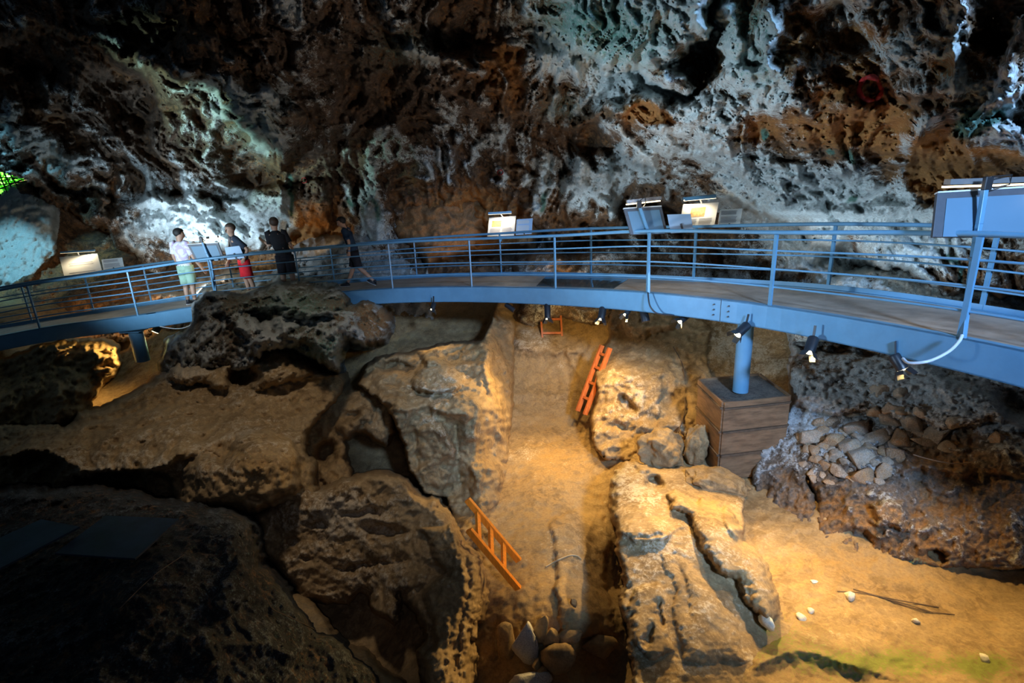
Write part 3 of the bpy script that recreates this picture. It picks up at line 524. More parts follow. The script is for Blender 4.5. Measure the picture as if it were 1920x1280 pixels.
K = Layer([(1480,640,10.6),(1600,640,10.3),(1750,690,9),(1900,720,8.3),(2200,760,7.4),(1490,700,9.5),(1600,720,9.1),(1720,770,8.2),(1850,770,7.8),(1500,770,9.1),(1600,820,8.2),(1750,830,7.7),(1900,830,7.2),(2200,850,6.5),
   (1440,830,9.1),(1430,930,8.6),(1470,990,8.1),(1520,900,8.15),(1600,900,7.8),(1750,920,7.35),(1900,920,6.9),(1520,1040,7.7),(1600,1060,7.35),(1750,1070,6.95),(1900,1060,6.7),(2200,1080,6.2),(1600,1120,7.6),(1900,1120,7.1)],
  [(1478,640),(1482,600),(2300,600),(2300,1090),(1920,1072),(1850,1065),(1760,1062),(1650,1068),(1570,1078),(1560,1050),(1520,1060),(1490,1040),(1498,1010),(1470,985),(1420,930),(1410,885),(1425,840),(1455,800),(1484,765),(1490,720)],
  [('bulge',[(1482,650),(1700,670),(1830,725),(1885,765),(1878,800),(1800,805),(1700,790),(1600,770),(1490,768)],.35,22),('ridge',[(1480,700),(1600,690),(1720,720),(1840,750),(1880,780)],.2,30,20),('pit',1900,760,40,24,25,.5),
   ('ridge',[(1520,880),(1526,940),(1515,1000),(1498,1010)],-.3,5,5),('bulge',[(1630,950),(1690,940),(1700,985),(1650,990)],.15,12),('pit',1765,1038,12,12,0,.5),('pit',1610,1010,34,14,10,.15),('ridge',[(1690,875),(1760,888),(1830,880)],.25,30,7),
   ('bulge',[(1820,850),(1900,830),(2000,850),(2000,900),(1850,890)],.15,14)], edge=10, er=.3, k=.22, nz=((.8,.12,'f'),(2.2,.08,'r'),(5,.06,'r'),(9,.05,'w'),(22,.018,'f')), seed=24)
def k_paint(X, Y, V):
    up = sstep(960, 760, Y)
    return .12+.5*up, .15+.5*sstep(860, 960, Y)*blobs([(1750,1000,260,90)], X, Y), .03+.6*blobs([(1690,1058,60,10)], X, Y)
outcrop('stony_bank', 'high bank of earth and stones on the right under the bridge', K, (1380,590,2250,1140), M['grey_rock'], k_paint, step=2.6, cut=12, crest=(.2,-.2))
J = Layer([(1150,875,'z',-2.55),(1200,862,'z',-2.55),(1290,870,'z',-2.5),(1200,950,'z',-2.42),(1300,930,'z',-2.4),(1380,960,'z',-2.45),(1200,1040,'z',-2.4),(1300,1060,'z',-2.4),(1200,1150,'z',-2.5),(1300,1170,'z',-2.5),(1450,1150,'z',-2.68),(1200,1280,'z',-2.6),(1350,1280,'z',-2.66),(1230,1430,'z',-2.7),(1150,960,'z',-2.48),(1180,1120,'z',-2.5),(1560,1290,'z',-2.85),(1400,880,'z',-2.7)],
  [(1146,900),(1152,880),(1172,866),(1190,862),(1225,872),(1285,868),(1330,880),(1360,905),(1395,940),(1402,985),(1398,1010),(1440,1060),(1458,1110),(1470,1160),(1560,1180),(1640,1300),(1600,1450),(1200,1450),(1188,1280),(1180,1180),(1168,1080),(1158,1000),(1150,950)],
  [('bulge',[(1255,925),(1275,918),(1300,935),(1312,920),(1345,935),(1380,960),(1398,985),(1396,1012),(1425,1050),(1450,1100),(1460,1150),(1440,1175),(1415,1150),(1380,1100),(1330,1045),(1300,1000),(1290,965),(1262,960)],.34,26),
   ('bulge',[(1350,940),(1378,958),(1396,990),(1390,1010),(1368,990)],.1,10),('pit',1228,905,18,14,0,.35),('bulge',[(1180,866),(1210,858),(1216,885),(1190,890)],.16,10),('ridge',[(1160,985),(1190,1005),(1235,1012),(1255,1005)],.18,30,5),
   ('bulge',[(1150,885),(1200,880),(1230,960),(1240,1005),(1190,1000),(1158,985)],.14,26),('ridge',[(1258,1040),(1280,1110),(1295,1160)],-.08,10,10),('bulge',[(1185,1100),(1230,1085),(1250,1160),(1270,1220),(1215,1230),(1190,1200)],.12,18),('pit',1235,1150,8,30,-15,.12),('pit',1215,1190,6,20,10,.1),
   ('bulge',[(1240,1040),(1300,1060),(1380,1150),(1400,1240),(1290,1240)],.1,40)], edge=10, er=.16, k=.42, nz=((.9,.05,'f'),(2.2,.03,'f'),(5,.018,'r'),(11,.01,'f'),(24,.006,'r')), seed=26)
outcrop('rock_tongue', 'long yellow-lit tongue of smooth rock running to the bottom edge right of the trench', J, (1120,840,1660,1450), M['pit'], simple_paint(.25,.1,.03,cb=[(1190,920,50,60,0,.3)],ob=[(1400,1080,24,60,-25,.45),(1330,960,30,40,0,.3)],mb=[(1445,1180,30,20,0,.5)]), step=2.6, cut=14)
# ------------------------------------------------------------------ painted metal, wood, boards
M['paint'] = flat_mat('grey_blue_paint', (.125, .3, .47), .38, .0, .07, 3, spec=.5)
M['deck'] = flat_mat('worn_wood_deck', (.4, .33, .27), .5, 0, .25, 2.2, stretch=(1, 1, 1), spec=.35)
M['glass_deck'] = flat_mat('dark_glass_floor', (.06, .09, .1), .08, 0, .1, 3, spec=.9)
M['steel'] = flat_mat('dark_steel', (.05, .055, .065), .45, .3, .1, 10)
M['black'] = flat_mat('black_plastic', (.02, .021, .025), .45, 0, .1, 10)
M['lampcan'] = flat_mat('black_lamp_housing', (.018, .022, .03), .4, .1, .1, 10)
M['back'] = flat_mat('board_back_grey', (.12, .23, .33), .5, 0, .03, 3)
M['card'] = flat_mat('white_card', (.72, .73, .72), .55, 0, .02, 3)
M['cardblue'] = flat_mat('pale_blue_card', (.4, .58, .8), .5, 0, .03, 3)
M['print'] = flat_mat('printed_text', (.4, .4, .42), .6, 0, .1, 20)
M['pic'] = flat_mat('printed_picture', (.62, .3, .09), .55, 0, .5, 18)
M['frame'] = flat_mat('frame_dark_grey', (.09, .1, .12), .5, .1, .08, 8)
M['tube'] = flat_mat('lamp_tube', (1, .85, .6), .4, 0, 0, 3, emit=4, ecol=(1, .78, .45))
M['bulb'] = flat_mat('lamp_lens', (1, .95, .8), .3, 0, 0, 3, emit=6, ecol=(1, .86, .5))
M['orange'] = flat_mat('orange_varnished_wood', (.9, .26, .02), .38, 0, .18, 5, stretch=(6, 6, 1))
M['redwood'] = flat_mat('red_brown_varnished_wood', (.55, .15, .04), .42, 0, .2, 5, stretch=(6, 6, 1))
M['ply'] = flat_mat('brown_plywood', (.22, .125, .065), .6, 0, .35, 3, stretch=(1, 1, 5))
M['batten'] = flat_mat('dark_batten', (.12, .075, .045), .7, 0, .3, 6)
M['gravel'] = rock_mat('fine_gravel', (.16, .14, .12), (.08, .07, .06), bump=.6, scale=4.)
M['chrome'] = flat_mat('bright_metal', (.7, .7, .72), .25, .8, .05, 4)
# path of the bridge: (px, py, distance) of the front edge and of the rear post feet
NB = [(-420,730,12.9),(-150,662,12.9),(75,615,12.9),(260,590,12.7),(408,568,12.7),(567,552,12.8),(738,540,12.5),(886,537,12.0),(1043,540,10.9),(1216,548,9.3),(1446,573,7.8),(1805,633,5.5),(2150,715,4.3),(2600,860,3.4)]
FB = [(-420,690,14.6),(-150,640,14.6),(61,604,14.4),(177,586,14.4),(285,569,14.5),(440,549,14.8),(628,531,15.2),(782,519,14.8),(940,515,13.7),(1108,517,12.0),(1300,525,10.6),(1552,541,8.8),(1840,580,7.0),(2200,650,5.7),(2700,790,4.6)]
def cr(P, n=8):
    out = []; P = [Vector(p) for p in P]; par = []
    for i in range(len(P)-1):
        a = P[max(i-1, 0)]; b = P[i]; c = P[i+1]; d = P[min(i+2, len(P)-1)]
        for k in range(n):
            t = k/n; out.append(.5*((2*b)+(c-a)*t+(2*a-5*b+4*c-d)*t*t+(3*b-a-3*c+d)*t**3))
    out.append(P[-1]); return out
NP = [at(*q) for q in NB]; FP = [at(*q) for q in FB]
# smooth the heights so the ramp is even
def smz(P, it=2):
    for _ in range(it):
        z = [p.z for p in P]
        for i in range(1, len(P)-1): P[i].z = .25*z[i-1]+.5*z[i]+.25*z[i+1]
def sameray(P, B):
    # keep each foot on its own sight line at the new height
    return [at(b[0], b[1], float(t_for_z(b[0], b[1], p.z))) for p, b in zip(P, B)]
NP = sameray(NP, NB) if False else NP
NC = cr(NP, 8); FC = cr(FP, 8)
def resample(P, n):
    L = [0]
    for a, b in zip(P, P[1:]): L.append(L[-1]+(b-a).length)
    out = []; j = 0
    for i in range(n):
        s = L[-1]*i/(n-1)
        while j < len(L)-2 and L[j+1] < s: j += 1
        k = (s-L[j])/max(1e-9, L[j+1]-L[j]); out.append(P[j].lerp(P[j+1], k))
    return out
ND = resample(NC, 121); FD = resample(FC, 121)
bridge = empty('footbridge', at(1043, 575, 11), 'long curved grey-blue metal footbridge crossing the cave above the pit', 'footbridge')
def ribbon(mb, A, B, dz0, dz1, inA=0, inB=0):
    """slab between polylines A and B, top dz0, bottom dz1"""
    V = []; n = len(A)
    for a, b in zip(A, B):
        d = Vector((b.x-a.x, b.y-a.y, 0)).normalized(); p = a+d*inA; q = b-d*inB
        V += [p+Vector((0, 0, dz0)), q+Vector((0, 0, dz0)), q+Vector((0, 0, dz1)), p+Vector((0, 0, dz1))]
    Fs = []
    for i in range(n-1):
        k = i*4; Fs += [(k, k+4, k+5, k+1), (k+1, k+5, k+6, k+2), (k+2, k+6, k+7, k+3), (k+3, k+7, k+4, k)]
    Fs += [(0, 1, 2, 3), (k+4, k+7, k+6, k+5)]
    mb.add(V, Fs)
def offset(P, Q, d):
    return [a+Vector((b.x-a.x, b.y-a.y, 0)).normalized()*d for a, b in zip(P, Q)]
m_ = MB(); ribbon(m_, offset(ND, FD, .05), offset(FD, ND, .1), -.012, -.05); m_.build('deck_panel', M['deck'], bridge)
# glass floor section
def nearest(P, px):
    return min(range(len(P)), key=lambda i: abs(float(proj(P[i])[0])-px))
i0 = nearest(ND, 1010); i1 = nearest(ND, 1140)
m_ = MB(); ribbon(m_, offset(ND, FD, .22)[i0:i1+1], offset(FD, ND, .2)[i0:i1+1], -.004, -.03); m_.build('glass_panel', M['glass_deck'], bridge)
m_ = MB(); ribbon(m_, ND, offset(ND, FD, .02), 0, -.36); ribbon(m_, ND, offset(ND, FD, .09), 0, -.02); ribbon(m_, offset(ND, FD, .0), offset(ND, FD, .12), -.345, -.36)
m_.build('front_beam', M['paint'], bridge)
m_ = MB(); ribbon(m_, offset(FD, ND, .02), FD, .07, -.32); ribbon(m_, offset(FD, ND, .1), FD, .0, -.02)
m_.build('rear_beam', M['paint'], bridge)
for i in range(4, 117, 8):
    m_ = MB(); m_.bar(ND[i].lerp(FD[i], .05)+Vector((0, 0, -.12)), ND[i].lerp(FD[i], .95)+Vector((0, 0, -.12)), .08, .12); m_.build('cross_beam', M['paint'], bridge)
# joint plates with bolts
sp_ = MB(); ji = nearest(NC, 1345); j = NC[ji]; tn = (NC[ji+1]-NC[ji-1]).normalized(); nn = Vector((tn.y, -tn.x, 0)).normalized()
if nn.y > 0: nn = -nn
sp_.box(j+nn*.004+Vector((0, 0, -.18)), (.006, .008, .36), Matrix((tn, nn, Vector((0, 0, 1)))).transposed()); sp_.build('joint_seam', M['steel'], bridge)
for sx in (-.11, .13):
    for k in range(3):
        b_ = MB(); c = j+tn*sx+nn*.004+Vector((0, 0, -.09-.085*k)); b_.tube([c, c+nn*.022], .014, 6); b_.build('bolt', M['steel'], bridge)
# ------------------------------------------------------------------ railings
RH = 1.05
def railing(name, label, P, feet, rear):
    g_ = empty(name, P[len(P)//2], label, 'railing')
    for a in feet:
        m_ = MB(); z0 = -.03 if not rear else .0
        m_.bar(a+Vector((0, 0, z0)), a+Vector((0, 0, RH-.03)), .055, .03, up=(1, .3, 0)); m_.build('post', M['paint'], g_)
    for fr, r in ((1., .03), (.755, .014), (.505, .014), (.255, .014)):
        m_ = MB(); m_.tube([p+Vector((0, 0, RH*fr)) for p in P], r, 10)
        m_.build('handrail' if fr == 1 else 'rail', M['paint'], g_)
    return g_
rn = railing('guard_railing', 'grey-blue railing along the front edge of the bridge, carrying the near display boards', offset(ND, FD, .04), offset(NP, FP[:len(NP)] if len(FP) == len(NP) else [FP[min(i, len(FP)-1)] for i in range(len(NP))], .04)[1:-1], False)
rf = railing('guard_railing', 'grey-blue railing along the rear edge of the bridge, behind the four boys', offset(FD, ND, .05), [f for f in FP][1:-1], True)
# ------------------------------------------------------------------ display boards
def quad(mb, pts, th, off=0.):
    """slab with four corners pts (front face toward the given order's normal)"""
    P = [Vector(p) for p in pts]; n = (P[1]-P[0]).cross(P[3]-P[0]).normalized()
    V = [p+n*off for p in P]+[p+n*(off-th) for p in P]
    mb.add(V, [(0, 1, 2, 3), (7, 6, 5, 4), (0, 4, 5, 1), (1, 5, 6, 2), (2, 6, 7, 3), (3, 7, 4, 0)]); return n
def bil(P, u, v):
    return P[0].lerp(P[1], u).lerp(P[3].lerp(P[2], u), v)
def sub(P, u0, v0, u1, v1): return [bil(P, u0, v0), bil(P, u1, v0), bil(P, u1, v1), bil(P, u0, v1)]
def corners(c, t0, t1): # corners TL,TR,BR,BL with distance at the top/bottom
    return [at(c[0][0], c[0][1], t0), at(c[1][0], c[1][1], t0), at(c[2][0], c[2][1], t1), at(c[3][0], c[3][1], t1)]
def facing(P):
    n = (P[1]-P[0]).cross(P[3]-P[0]).normalized()
    return 1 if n.dot(Vector(CAM)-P[0]) > 0 else -1
def lamp_bar(board, a, b, hgt, drop, lightdir):
    """picture lamp over a board: housing, glowing tube"""
    m_ = MB(); m_.bar(a, b, hgt*1.6, hgt); m_.build('lamp_housing', M['chrome'] if drop else M['paint'], board)
    d = Vector((0, 0, -hgt*.62)) + lightdir*hgt*(.75 if drop else .3)
    m_ = MB(); m_.bar(a+d, b+d, hgt*.9, hgt*.35); m_.build('lamp_tube', M['tube'], board)
def text_lines(P, n, board, u0, v0, u1, v1, name='text_lines', mat='print', th=.5, off=.004, s=1):
    m_ = MB()
    for i in range(n):
        a = v0+(v1-v0)*i/n; b = a+(v1-v0)/n*th; e = u1-(.12*(u1-u0)*random.random())
        quad(m_, sub(P, u0, a, e, b), .002, off*s)
    m_.build(name, M[mat], board)
def area(name, loc, tgt, sx, sy, power, colr):
    l = bpy.data.lights.new(name, 'AREA'); l.shape = 'RECTANGLE'; l.size = sx; l.size_y = sy; l.energy = power; l.color = colr
    o = bpy.data.objects.new(name, l); COL.objects.link(o); o.location = loc; o.rotation_euler = (Vector(tgt)-Vector(loc)).to_track_quat('-Z', 'Y').to_euler(); return o
def lit_board(name, label, c, t0, t1, lampc, power, pic=None, stem=True):
    P = corners(c, t0, t1); n = (P[1]-P[0]).cross(P[3]-P[0]).normalized(); s = facing(P); n = n*s
    g_ = empty(name, (P[2]+P[3])/2, label, 'display board')
    m_ = MB(); quad(m_, P, .02*s); m_.build('panel', M['card'], g_, .003)
    if pic:
        m_ = MB(); quad(m_, sub(P, *pic), .002, .003*s); m_.build('picture', M['pic'], g_)
        text_lines(P, 10, g_, .09, pic[3]+.08, .48, .9, s=s); text_lines(P, 10, g_, .53, pic[3]+.08, .9, .9, s=s)
    else:
        text_lines(P, 2, g_, .2, .42, .85, .62, s=s, th=.3); text_lines(P, 1, g_, .15, .9, .9, .96, s=s, th=.5)
    a = at(*lampc[0]); b = at(*lampc[1]); h = lampc[2]
    lamp_bar(g_, a, b, h, False, n)
    mid = (a+b)/2; tp = bil(P, .52, 0)
    m_ = MB(); m_.tube([mid, tp-n*.01], .02, 8); m_.build('lamp_bracket', M['chrome'], g_)
    d = (b-a); area('board_lamp', (a+b)/2+Vector((0, 0, -h*1.3))+n*.03, bil(P, .5, .55), d.length*.9, .03, power, (1, .8, .5))
    m_ = MB(); q = bil(P, .5, 1); m_.bar(bil(P, .5, .6)-n*.03, q-n*.03+Vector((0, 0, -.12)), .05, .02); m_.build('bracket', M['paint'], g_)
    return g_
def small_card(name, label, c, t0, t1, mat, bracket=True, text=True, w=None):
    P = corners(c, t0, t1); s = facing(P); n = (P[1]-P[0]).cross(P[3]-P[0]).normalized()*s
    g_ = empty(name, (P[2]+P[3])/2, label, 'sign')
    m_ = MB(); quad(m_, P, .012*s); m_.build('panel', M[mat], g_, .002)
    if text:
        text_lines(P, 4, g_, .08, .1, .8, .34, s=s, mat='card' if mat == 'cardblue' else 'print', th=.7); text_lines(P, 5, g_, .08, .44, .85, .8, s=s, mat='card' if mat == 'cardblue' else 'print', th=.7)
    if bracket:
        m_ = MB(); m_.bar(bil(P, .5, .52 if not text else .86)+n*.01, bil(P, .54, 1.02)+n*.01, .03, .02, up=n); m_.build('bracket', M['frame'], g_)
    return g_
def back_board(name, label, c, t0, t1, post, lampc, power, inner=(.08, .12, .92, 1.)):
    P = corners(c, t0, t1); s = facing(P); n = (P[1]-P[0]).cross(P[3]-P[0]).normalized()*s
    g_ = empty(name, (P[2]+P[3])/2, label, 'display board')
    m_ = MB(); quad(m_, P, .035*s); m_.build('frame', M['frame'], g_, .004)
    m_ = MB(); quad(m_, sub(P, *inner), .004, .004*s); m_.build('back_panel', M['back'], g_)
    m_ = MB(); quad(m_, sub(P, 0, -.035, 1, .0), .05*s, .006*s); m_.build('top_edge', M['card'], g_)
    pp = [at(*q) for q in post]
    m_ = MB()
    for a, b in zip(pp, pp[1:]): m_.bar(a, b, .045, .05, up=n)
    m_.build('support_arm', M['paint'], g_, .004)
    a = at(*lampc[0]); b = at(*lampc[1]); lamp_bar(g_, a, b, lampc[2], True, -n)
    m_ = MB(); top = pp[0]; m_.box(top+n*.02, (.08, .05, .13)); m_.build('lamp_joint', M['black'], g_, .01)
    m_ = MB(); q = (a+b)/2; m_.tube([top+n*.05+Vector((0, 0, .05)), q+n*.08+Vector((0, 0, .02)), q+n*.04+Vector((.03, 0, -.06)), top+n*.05+Vector((.05, 0, -.06))], .008, 6); m_.build('lamp_cable', M['black'], g_)
    area('board_lamp', (a+b)/2-n*.16+Vector((0, 0, -lampc[2])), bil(P, .5, .7)-n*.1, (b-a).length*.9, .03, power, (1, .8, .5))
    return g_
lit_board('display_board', 'bright glowing cream board at the far left end of the bridge', [(111,482),(182.5,475),(191,507.6),(120,517)], 14.9, 14.5, ((114,473,14.7),(177,469.5,14.7),.045), 7)
small_card('information_card', 'small dull grey card right of the glowing cream board at the far left', [(190,486.5),(229,482.5),(233,503),(194,507)], 14.7, 14.5, 'card')
back_board('display_board', 'grey-backed board on the railing between the boy in white and the boy in red shorts', [(351,458.5),(409,455.5),(421,487),(369,492)], 12.6, 12.75, [(378,449,12.55),(388,475,12.62),(396,492,12.68),(407,560,12.62)], ((356.5,449,12.75),(408.6,443.5,12.75),.05), 7)
small_card('information_card', 'pale blue card in front of the boy in red shorts', [(421,464),(449,460.5),(458.5,483.5),(426,487)], 12.65, 12.75, 'cardblue', text=False)
lit_board('display_board', 'glowing white board with an orange picture, alone on the rear railing at the bridge middle', [(917,408),(967.5,404.5),(963.8,441),(913.7,443)], 14.2, 13.85, ((915.4,400,14.0),(959,397.5,14.0),.06), 6, (.13, .2, .48, .52))
small_card('information_card', 'small blue card with white lines right of the board at the bridge middle', [(968.9,411),(999,409),(997,438),(966.8,440)], 14.0, 13.8, 'cardblue')
back_board('display_board', 'grey-backed board on a slanted arm at the front railing, right of the bridge middle', [(1169.4,391.5),(1240.6,387),(1252,437.5),(1182.5,439.5)], 9.3, 9.25, [(1198,384,9.2),(1203,399,9.2),(1217,440,9.2),(1216,549,9.26)], ((1175,378,9.4),(1239,371,9.4),.055), 5)
small_card('information_card', 'blank pale blue card on the front railing, beside the slanted-arm board', [(1251,402),(1295,400.6),(1300.6,435),(1258,437)], 9.0, 9.0, 'cardblue', text=False)
lit_board('display_board', 'glowing white board with an orange picture on the rear railing, right of the slanted-arm board', [(1281,383),(1348,378.8),(1339,425),(1272,430)], 10.9, 10.65, ((1282.5,373,10.75),(1341,367.5,10.75),.07), 4.5, (.25, .17, .66, .55))
small_card('information_card', 'white card at the right end of the lit boards on the rear railing', [(1350,393),(1392.5,390.6),(1387,423.5),(1345.6,425)], 10.5, 10.35, 'card')
back_board('display_board', 'very large grey-backed board cut off by the right edge of the picture', [(1758,362),(1992,348),(1986,444),(1749,444)], 5.5, 5.45, [(1848,345,5.35),(1836,420,5.4),(1829,455,5.42),(1805,634,5.5)], ((1776,341,5.5),(1990,334,5.5),.055), 5, (.075, .14, .93, 1.))
# ------------------------------------------------------------------ cables hanging from the bridge
def cable(label, pts, r, mat):
    P = cr([at(*q) for q in pts], 6); m_ = MB(); m_.tube(P, r, 8); o = m_.build('cable', mat); tag(o, label, 'cable'); return o
cable('black double cable looping under the beam below the slanted-arm board', [(1215,548,9.18),(1216,560,9.15),(1219,574,9.12),(1228,585,9.1),(1240,589,9.1),(1258,590.5,9.05),(1276,593,9.1)], .014, M['black'])
cable('white conduit curving from the large right board to the lamp below', [(1804,628,5.4),(1798,640,5.38),(1780,658,5.36),(1752,673,5.38),(1730,679,5.4),(1704,680,5.5),(1693,672,5.6)], .016, flat_mat('white_conduit', (.62, .66, .72), .4, 0, .05, 4))
cable('thin grey cable running down the pit wall beside the stepped block', [(1262,650,11.9),(1276,675,11.6),(1283,700,11.2),(1284,740,10.9),(1284,770,10.6),(1275,800,10.2),(1270,815,9.9)], .012, M['batten'])
cable('thin brown cable lying across the stony bank', [(1712,852,7.15),(1740,860,7.1),(1780,868,7.0),(1810,868,6.95),(1832,862,6.85)], .008, M['batten'])
cable('pale rope hanging under the left part of the bridge', [(300,612,12.6),(330,616,12.6),(352,612,12.5),(368,600,12.4)], .01, M['card'])
# ------------------------------------------------------------------ work lamps
def work_lamp(label, a, b, t, r=.07, visor=True, lens=True):
    A = at(a[0], a[1], t); B = at(b[0], b[1], t-.04); d = (B-A).normalized(); x = d.orthogonal().normalized(); y = d.cross(x)
    g_ = empty('work_lamp', A, label, 'lamp')
    m_ = MB(); m_.tube([A, A+d*.02, B], [r*.8, r, r], 14); m_.build('housing', M['lampcan'], g_)
    up_ = A+Vector((0, 0, .16)); m_ = MB(); m_.bar(A+d*.05, up_, .03, .012); m_.build('bracket', M['steel'], g_)
    if lens:
        m_ = MB(); m_.tube([B, B+d*.012], r*.86, 14); m_.build('lens', M['bulb'], g_)
    if visor:
        for k in range(4):
            ang = k*math.pi/2+.4; e = x*math.cos(ang)+y*math.sin(ang); f_ = x*math.cos(ang+math.pi/2)+y*math.sin(ang+math.pi/2)
            c0 = B+e*r; w_ = r*.75
            m_ = MB(); P4 = [c0-f_*w_, c0+f_*w_, c0+f_*w_*.8+d*.09+e*.05, c0-f_*w_*.8+d*.09+e*.05]; quad(m_, P4, .004); m_.build('barn_door', M['black'], g_)
    return g_
work_lamp('leftmost small black lamp hanging alone under the bridge, over the dark block', (814,568), (811,580), 12.2, .055)
work_lamp('blue-black lamp tube tilted left at the top corner of the trench, no light showing', (948,570), (964,582), 11.9, .055, False, False)
work_lamp('black lamp hanging in front of the back-wall ladder', (1026,570), (1027,597), 11.2, .065)
work_lamp('black lamp pointing down between the two far ladders', (1131,576), (1127,598), 10.2, .07)
work_lamp('small lamp with open flaps under the beam, left of the plain black tube lamp', (1182,577), (1173,590), 9.8, .05)
work_lamp('plain black tube lamp under the beam just left of the cable loop', (1206,579), (1211,603), 9.6, .075, False, False)
work_lamp('black lamp with flaps at the end of the black cable loop', (1290,590), (1275,602), 9.1, .06)
work_lamp('black lamp with lit flaps in front of the pillar top', (1402,608), (1383,626), 8.1, .07)
work_lamp('dim black lamp over the stony bank, right of the pillar', (1526,632), (1517,660), 7.1, .07)
work_lamp('rightmost black lamp with a bright flap, at the end of the white conduit', (1675,664), (1692,692), 6.2, .065)
work_lamp('glowing oval lamp in the dark under the left part of the bridge', (300,606), (291,622), 13.6, .09, False)
# ------------------------------------------------------------------ pillars and crate
def pillar(label, c, r, ztop):
    g_ = empty('support_pillar', c, label, 'pillar')
    m_ = MB(); m_.tube([c, Vector((c.x, c.y, ztop))], r, 24); m_.build('shaft', M['paint'], g_)
    m_ = MB(); m_.box((c.x, c.y, ztop-.01), (r*3, r*3, .02)); m_.build('top_plate', M['paint'], g_)
pc = at(1388, 733, 9.0); pillar('round grey-blue steel pillar standing on the timber box', pc, .125, float(NC[nearest(NC, 1400)].z)-.1)
c2 = at(268, 676, 13.3); pillar('dim round pillar under the left part of the bridge', c2, .16, -.85)
zc = pc.z; tl = at(1312, 712, float(t_for_z(1312, 712, zc))); tn_ = at(1357, 755, float(t_for_z(1357, 755, zc))); tr = at(1480, 742, float(t_for_z(1480, 742, zc))); zb = -2.72
tb = tl+(tr-tn_)
crate = empty('timber_box', (tn_.x, tn_.y, zb), 'square brown plywood box filled with gravel under the pillar', 'crate')
def wall_between(a, b, z0, z1, th, mat, name, inn=0):
    a = Vector((a.x, a.y, 0)); b = Vector((b.x, b.y, 0)); d = (b-a).normalized(); n = Vector((d.y, -d.x, 0)); c_ = (tl+tr+tn_+tb)/4
    if n.dot(a-Vector((c_.x, c_.y, 0))) < 0: n = -n
    m_ = MB(); V = []
    for z in (z0, z1): V += [a+n*(inn+th)+Vector((0,0,z)), b+n*(inn+th)+Vector((0,0,z)), b+n*inn+Vector((0,0,z)), a+n*inn+Vector((0,0,z))]
    m_.add(V, [(3,2,1,0),(4,5,6,7),(0,1,5,4),(1,2,6,5),(2,3,7,6),(3,0,4,7)]); return m_.build(name, M[mat], crate, .004)
hh = zc-zb
for a, b in ((tl, tn_), (tn_, tr), (tr, tb), (tb, tl)):
    for k in range(3):
        z1 = zc-.12-hh*.3*k; wall_between(a, b, z1-hh*.27, z1, .025, 'ply', 'side_board')
        wall_between(a, b, z1-.0, z1+.035, .05, 'batten', 'batten')
    wall_between(a, b, zc-.08, zc+.01, .035, 'ply', 'rim')
    wall_between(a, b, zb, zb+.06, .03, 'ply', 'base_board')
m_ = MB(); m_.add([v+Vector((0, 0, dz)) for dz in (-.03, -.1) for v in (tl, tn_, tr, tb)], [(0,1,2,3),(7,6,5,4),(0,4,5,1),(1,5,6,2),(2,6,7,3),(3,7,4,0)]); m_.build('gravel_fill', M['gravel'], crate)
# ------------------------------------------------------------------ ladders
def ladder(label, a0, a1, b0, b1, rungs, mat, w=.05, d=.035, rw=.04):
    """stile a from a0 to a1, stile b from b0 to b1, rungs at fractions"""
    a0, a1, b0, b1 = [at(*q) for q in (a0, a1, b0, b1)]
    n = (a1-a0).cross(b0-a0).normalized()
    g_ = empty('wooden_ladder', (a0+b0)/2, label, 'ladder')
    for p, q in ((a0, a1), (b0, b1)):
        m_ = MB(); m_.bar(p, q, d, w, up=n); m_.build('stile', mat, g_, .004)
    for k in rungs:
        m_ = MB(); m_.bar(a0.lerp(a1, k), b0.lerp(b1, k), rw, rw*.6, up=n); m_.build('rung', mat, g_, .003)
    return g_
ladder('bright orange ladder leaning on the trench wall in front of the arched boulder', (972,1103,7.6), (879,993,7.35), (973,1051,7.95), (876,936,7.9), (.3, .55, .8), M['orange'], .1, .055, .075)
ladder('red-brown ladder leaning against the left side of the stepped block', (1083,770,12.1), (1129,647,11.9), (1097,777,11.8), (1144,652,11.6), (.22, .45, .68, .88), M['redwood'], .1, .06, .06)
ladder('narrow red-brown ladder standing upright against the far back wall under the bridge', (1018,649,14.2), (1012,560,14.5), (1055,648,14.2), (1049,560,14.5), (.1, .27, .56, .88), M['redwood'], .07, .05, .06)
# ------------------------------------------------------------------ the four boys
M['skin'] = flat_mat('skin', (.5, .3, .21), .55, 0, .04, 6)
M['hair'] = flat_mat('black_hair', (.018, .015, .014), .6, 0, .3, 60, bump=.3)
M['hair2'] = flat_mat('dark_brown_hair', (.06, .035, .022), .6, 0, .3, 60, bump=.3)
M['shoe_black'] = flat_mat('black_shoe', (.02, .02, .025), .5, 0, .1, 8)
M['shoe_sole'] = flat_mat('white_sole', (.7, .7, .7), .5, 0, .05, 8)
M['eye'] = flat_mat('eye_dark', (.03, .02, .02), .3, 0, 0, 8)
def cloth(name, c, c2=None, sc_=7):
    mt, nt, b = nmat(name); g = nt.nodes.new('ShaderNodeNewGeometry').outputs['Position']
    n = N(nt, 'ShaderNodeTexNoise', Scale=sc_, Detail=3., Distortion=2.); nt.links.new(g, n.inputs['Vector'])
    cc = mixc(nt, ramp(nt, n.outputs[0], .48, .58), c, c2 or [k*.85 for k in c]); nt.links.new(cc, b.inputs['Base Color']); b.inputs['Roughness'].default_value = .85
    return mt
